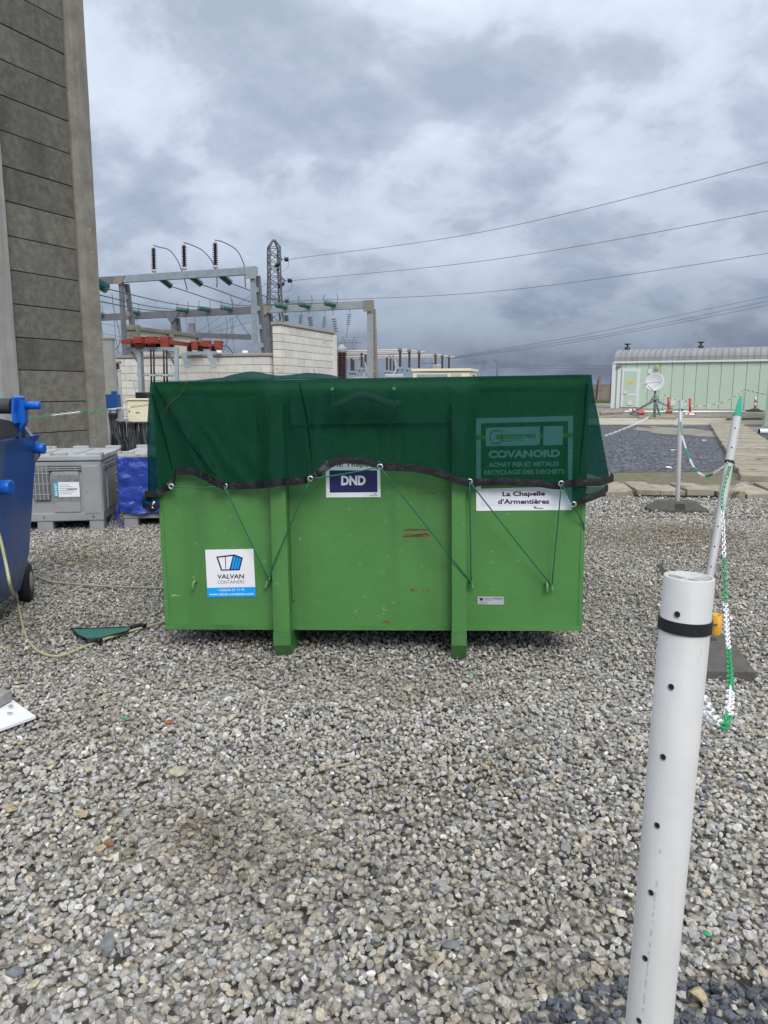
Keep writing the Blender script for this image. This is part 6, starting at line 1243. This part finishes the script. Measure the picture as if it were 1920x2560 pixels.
# ------------------------------------------------------------------ satellite dish on tripod
m_dish = M('dish_grey', (.55, .57, .58), ro=.5); m_redw = M('signal_red', (.50, .03, .03), ro=.5)
YD = 34.0; dc = aty(1636, 955, YD); rd_ = 23 / F * YD; SD = empty('satellite_dish', (aty(1637, 1030, YD).x, YD, hh(YD)), 'pale grey satellite dish on a steel tripod in front of the shelter', 'dish'); fwd = Vector((-.45, -.87, .25)).normalized(); ax, x_, y_ = basis(fwd)
rows = []
for i in range(9):
    r_ = rd_ * i / 8; rows.append([dc + (x_ * math.cos(j * math.pi / 16) + y_ * math.sin(j * math.pi / 16)) * max(r_, 1e-3) + ax * (.10 * (r_ / rd_) ** 2 - .1) for j in range(33)])
rb = [[p - ax * .02 for p in r_] for r_ in rows][::-1]
MB().grid(rows + rb).build('reflector', m_dish, SD); fd = aty(1613, 958, YD - .4)
MB().tube([fd, dc + x_ * 0 - Vector((0, 0, rd_ * .98))], .014, 6).tube([fd, dc + Vector((rd_ * .97, 0, 0))], .012, 6).build('feed_arm', m_galvd, SD); MB().lathe([(.05, 0), (.06, .08), (.03, .14)], fd, -fwd, 12).tube(smooth_pts([fd, aty(1606, 962, YD - .4), aty(1609, 970, YD - .4), aty(1615, 964, YD - .4)], 4), .012, 6).build('feed_horn', m_cap, SD)
gz = hh(YD); mt_ = aty(1637, 1030, YD); mt_.z = gz + .02; hub = aty(1638, 1000, YD)
MB().tube([mt_, aty(1638, 977, YD)], .055, 12).lathe([(.16, 0), (.18, .03), (.10, .06)], hub, (0, 0, 1), 12).build('mast', m_galvd, SD)
for q_ in ((1575, 1036, -.6), (1680, 1022, .9), (1650, 1040, -1.2)):
    e_ = gnd(q_[0], q_[1], .03); MB().bar(hub, e_, .07, .07).bar(Vector((mt_.x, mt_.y, gz + .06)), e_, .04, .04).build('tripod_leg', m_galv, SD); MB().bar(aty(1638, 985, YD), hub.lerp(e_, .25), .03, .03).build('tripod_brace', m_galv, SD)
MB().lathe([(.10, 0), (.10, .32)], gnd(1572, 1034, .14), (.95, .3, 0), 16).build('ballast_drum', m_cw, SD); MB().lathe([(.105, .10), (.105, .22)], gnd(1572, 1034, .14), (.95, .3, 0), 16).build('red_stripe', m_redw, SD)
# red and white barrier posts and chain by the shelter
def rwpost(px, pyb, pyt, label, red=True):
    b_ = gnd(px, pyb); t_ = aty(px, pyt, b_.y); root = empty('warning_post', b_, label, 'barrier post', 'red and white posts by the shelter'); h_ = t_.z - b_.z
    if red: MB().tube([b_, t_], .055, 10).build('pole', m_redw, root)
    else:
        for k in range(5): MB().lathe([(.045, 0), (.045, h_ / 5 - .002)], b_ + Vector((0, 0, h_ * k / 5)), (0, 0, 1), 10).build('band', m_redw if k % 2 else m_cw, root)
    bm_ = MB().lathe([(.26, 0), (.26, .04), (.2, .09), (.08, .12)], b_ + Vector((0, 0, .01)), (0, 0, 1), 16).build('foot', m_cw if red else m_rubd, root)
    if red:
        for k in range(3): MB().box(b_ + Vector((-.16 + .16 * k, -.2, .09)), (.07, .05, .05)).build('red_block', m_redw, root)
    return t_
tA = rwpost(1671, 1030, 992, 'plain red post standing between dish and shelter louvre'); tB = rwpost(1725, 1038, 996, 'red post on a white foot beside the dish'); tC = rwpost(1887, 1027, 994, 'red and white banded post on a black round foot', False)
MB().lathe([(.42, 0), (.40, .05), (.12, .12)], gnd(1885, 1029, .01), (0, 0, 1), 20).thing('rubber_disc', m_rubd, 'flat black rubber disc under the banded post', 'rubber base')
MB().lathe([(.16, 0), (.17, .16), (.1, .2)], gnd(1672, 1034), (0, 0, 1), 14).thing('marker_pot', m_redw, 'low red and white marker pot lying near the dish', 'marker')
MB().prism([gnd(x, y, .08) for x, y in ((1592, 1033), (1606, 1030), (1612, 1038), (1598, 1040))], (0, 0, .06)).thing('red_foot', m_redw, 'toppled red barrier foot lying below the dish', 'marker')
def thinchain(pts, label):
    mb = MB(); P_ = smooth_pts(pts, 10); root = empty('warning_chain', P_[0], label, 'chain', 'red and white chains by the shelter'); w_ = MB(); r_ = MB()
    for i, (a, b_) in enumerate(zip(P_[::2], P_[2::2])): MB().tube([a, b_], .014, 6).build('link_run', m_cw if i % 2 else m_redw, root)
thinchain([aty(1660, 987, 35), aty(1690, 1000, 34.5), aty(1705, 1007, 34), aty(1725, 997, 33.5)], 'red and white chain between the plain red post and its neighbour')
thinchain([aty(1700, 1010, 33), aty(1745, 1016, 33), aty(1800, 1008, 33), aty(1840, 990, 33), aty(1858, 973, 33)], 'long red and white chain swinging up in front of the mint shelter')
thinchain([aty(1858, 973, 33), aty(1885, 980, 33), aty(1915, 987, 33)], 'red and white chain running from thin rod to the shaded shelter')
b_ = gnd(1858, 1034); MB().tube([b_, aty(1858, 972, b_.y)], .012, 6).thing('thin_rod', m_galv, 'thin steel rod holding up the red and white chain', 'rod')
b_ = gnd(1655, 1030); MB().tube([b_, aty(1661, 985, b_.y)], .012, 6).thing('thin_rod', m_galv, 'thin steel rod beside the plain red post', 'rod')
MB().tube([gnd(1560, 1034, .09), gnd(1700, 1034, .09), gnd(1862, 1034, .09)], .05, 8).thing('white_pipe', m_cw, 'long white pipe lying on the ground before the mint shelter', 'pipe')
MB().tube([gnd(1897, 1086, .10), gnd(1990, 1086, .10)], .085, 14, caps=False).thing('drain_pipe', m_cw, 'white drain pipe end lying beside the slab path', 'pipe')
MB().lathe([(.078, 0), (.076, .01)], gnd(1897, 1086, .10) + Vector((.004, 0, 0)), (1, 0, 0), 14).build('pipe_mouth_shade', m_hole, bpy.data.objects['drain_pipe'])  # black disc paints the shade inside the pipe end
for k, pl_ in enumerate((((1600, 1044), (1690, 1046), (1688, 1050), (1596, 1049)), ((1815, 1048), (1905, 1047), (1905, 1051), (1815, 1052)), ((1500, 1032), (1560, 1030), (1556, 1036), (1502, 1039)))):
    MB().prism([gnd(x, y, .02) for x, y in pl_], (0, 0, .10)).thing('loose_slab', m_slab, 'loose beige concrete slab lying by the road before the shelter', 'slab', 'loose slabs before the shelter')
for x, y in ((1670, 1172), (1683, 1128), (1690, 1065), (1580, 1240), (1760, 1103), (1792, 1068)):
    A, Fc = rock(10, int(x)); p = gnd(x, y, .03); s_ = .14; MB().add([p + Vector((a[0] * s_ * 1.6, a[1] * s_, a[2] * s_ * .4)) for a in A], [tuple(f) for f in Fc]).thing('white_litter', m_white, 'small white scrap lying on the gravel between post and shelter', 'litter', 'white scraps on the far gravel')
# ------------------------------------------------------------------ final lean of the old fire wall
fw.matrix_world = fw.matrix_world @ Matrix.Rotation(R(.25), 4, 'Y')
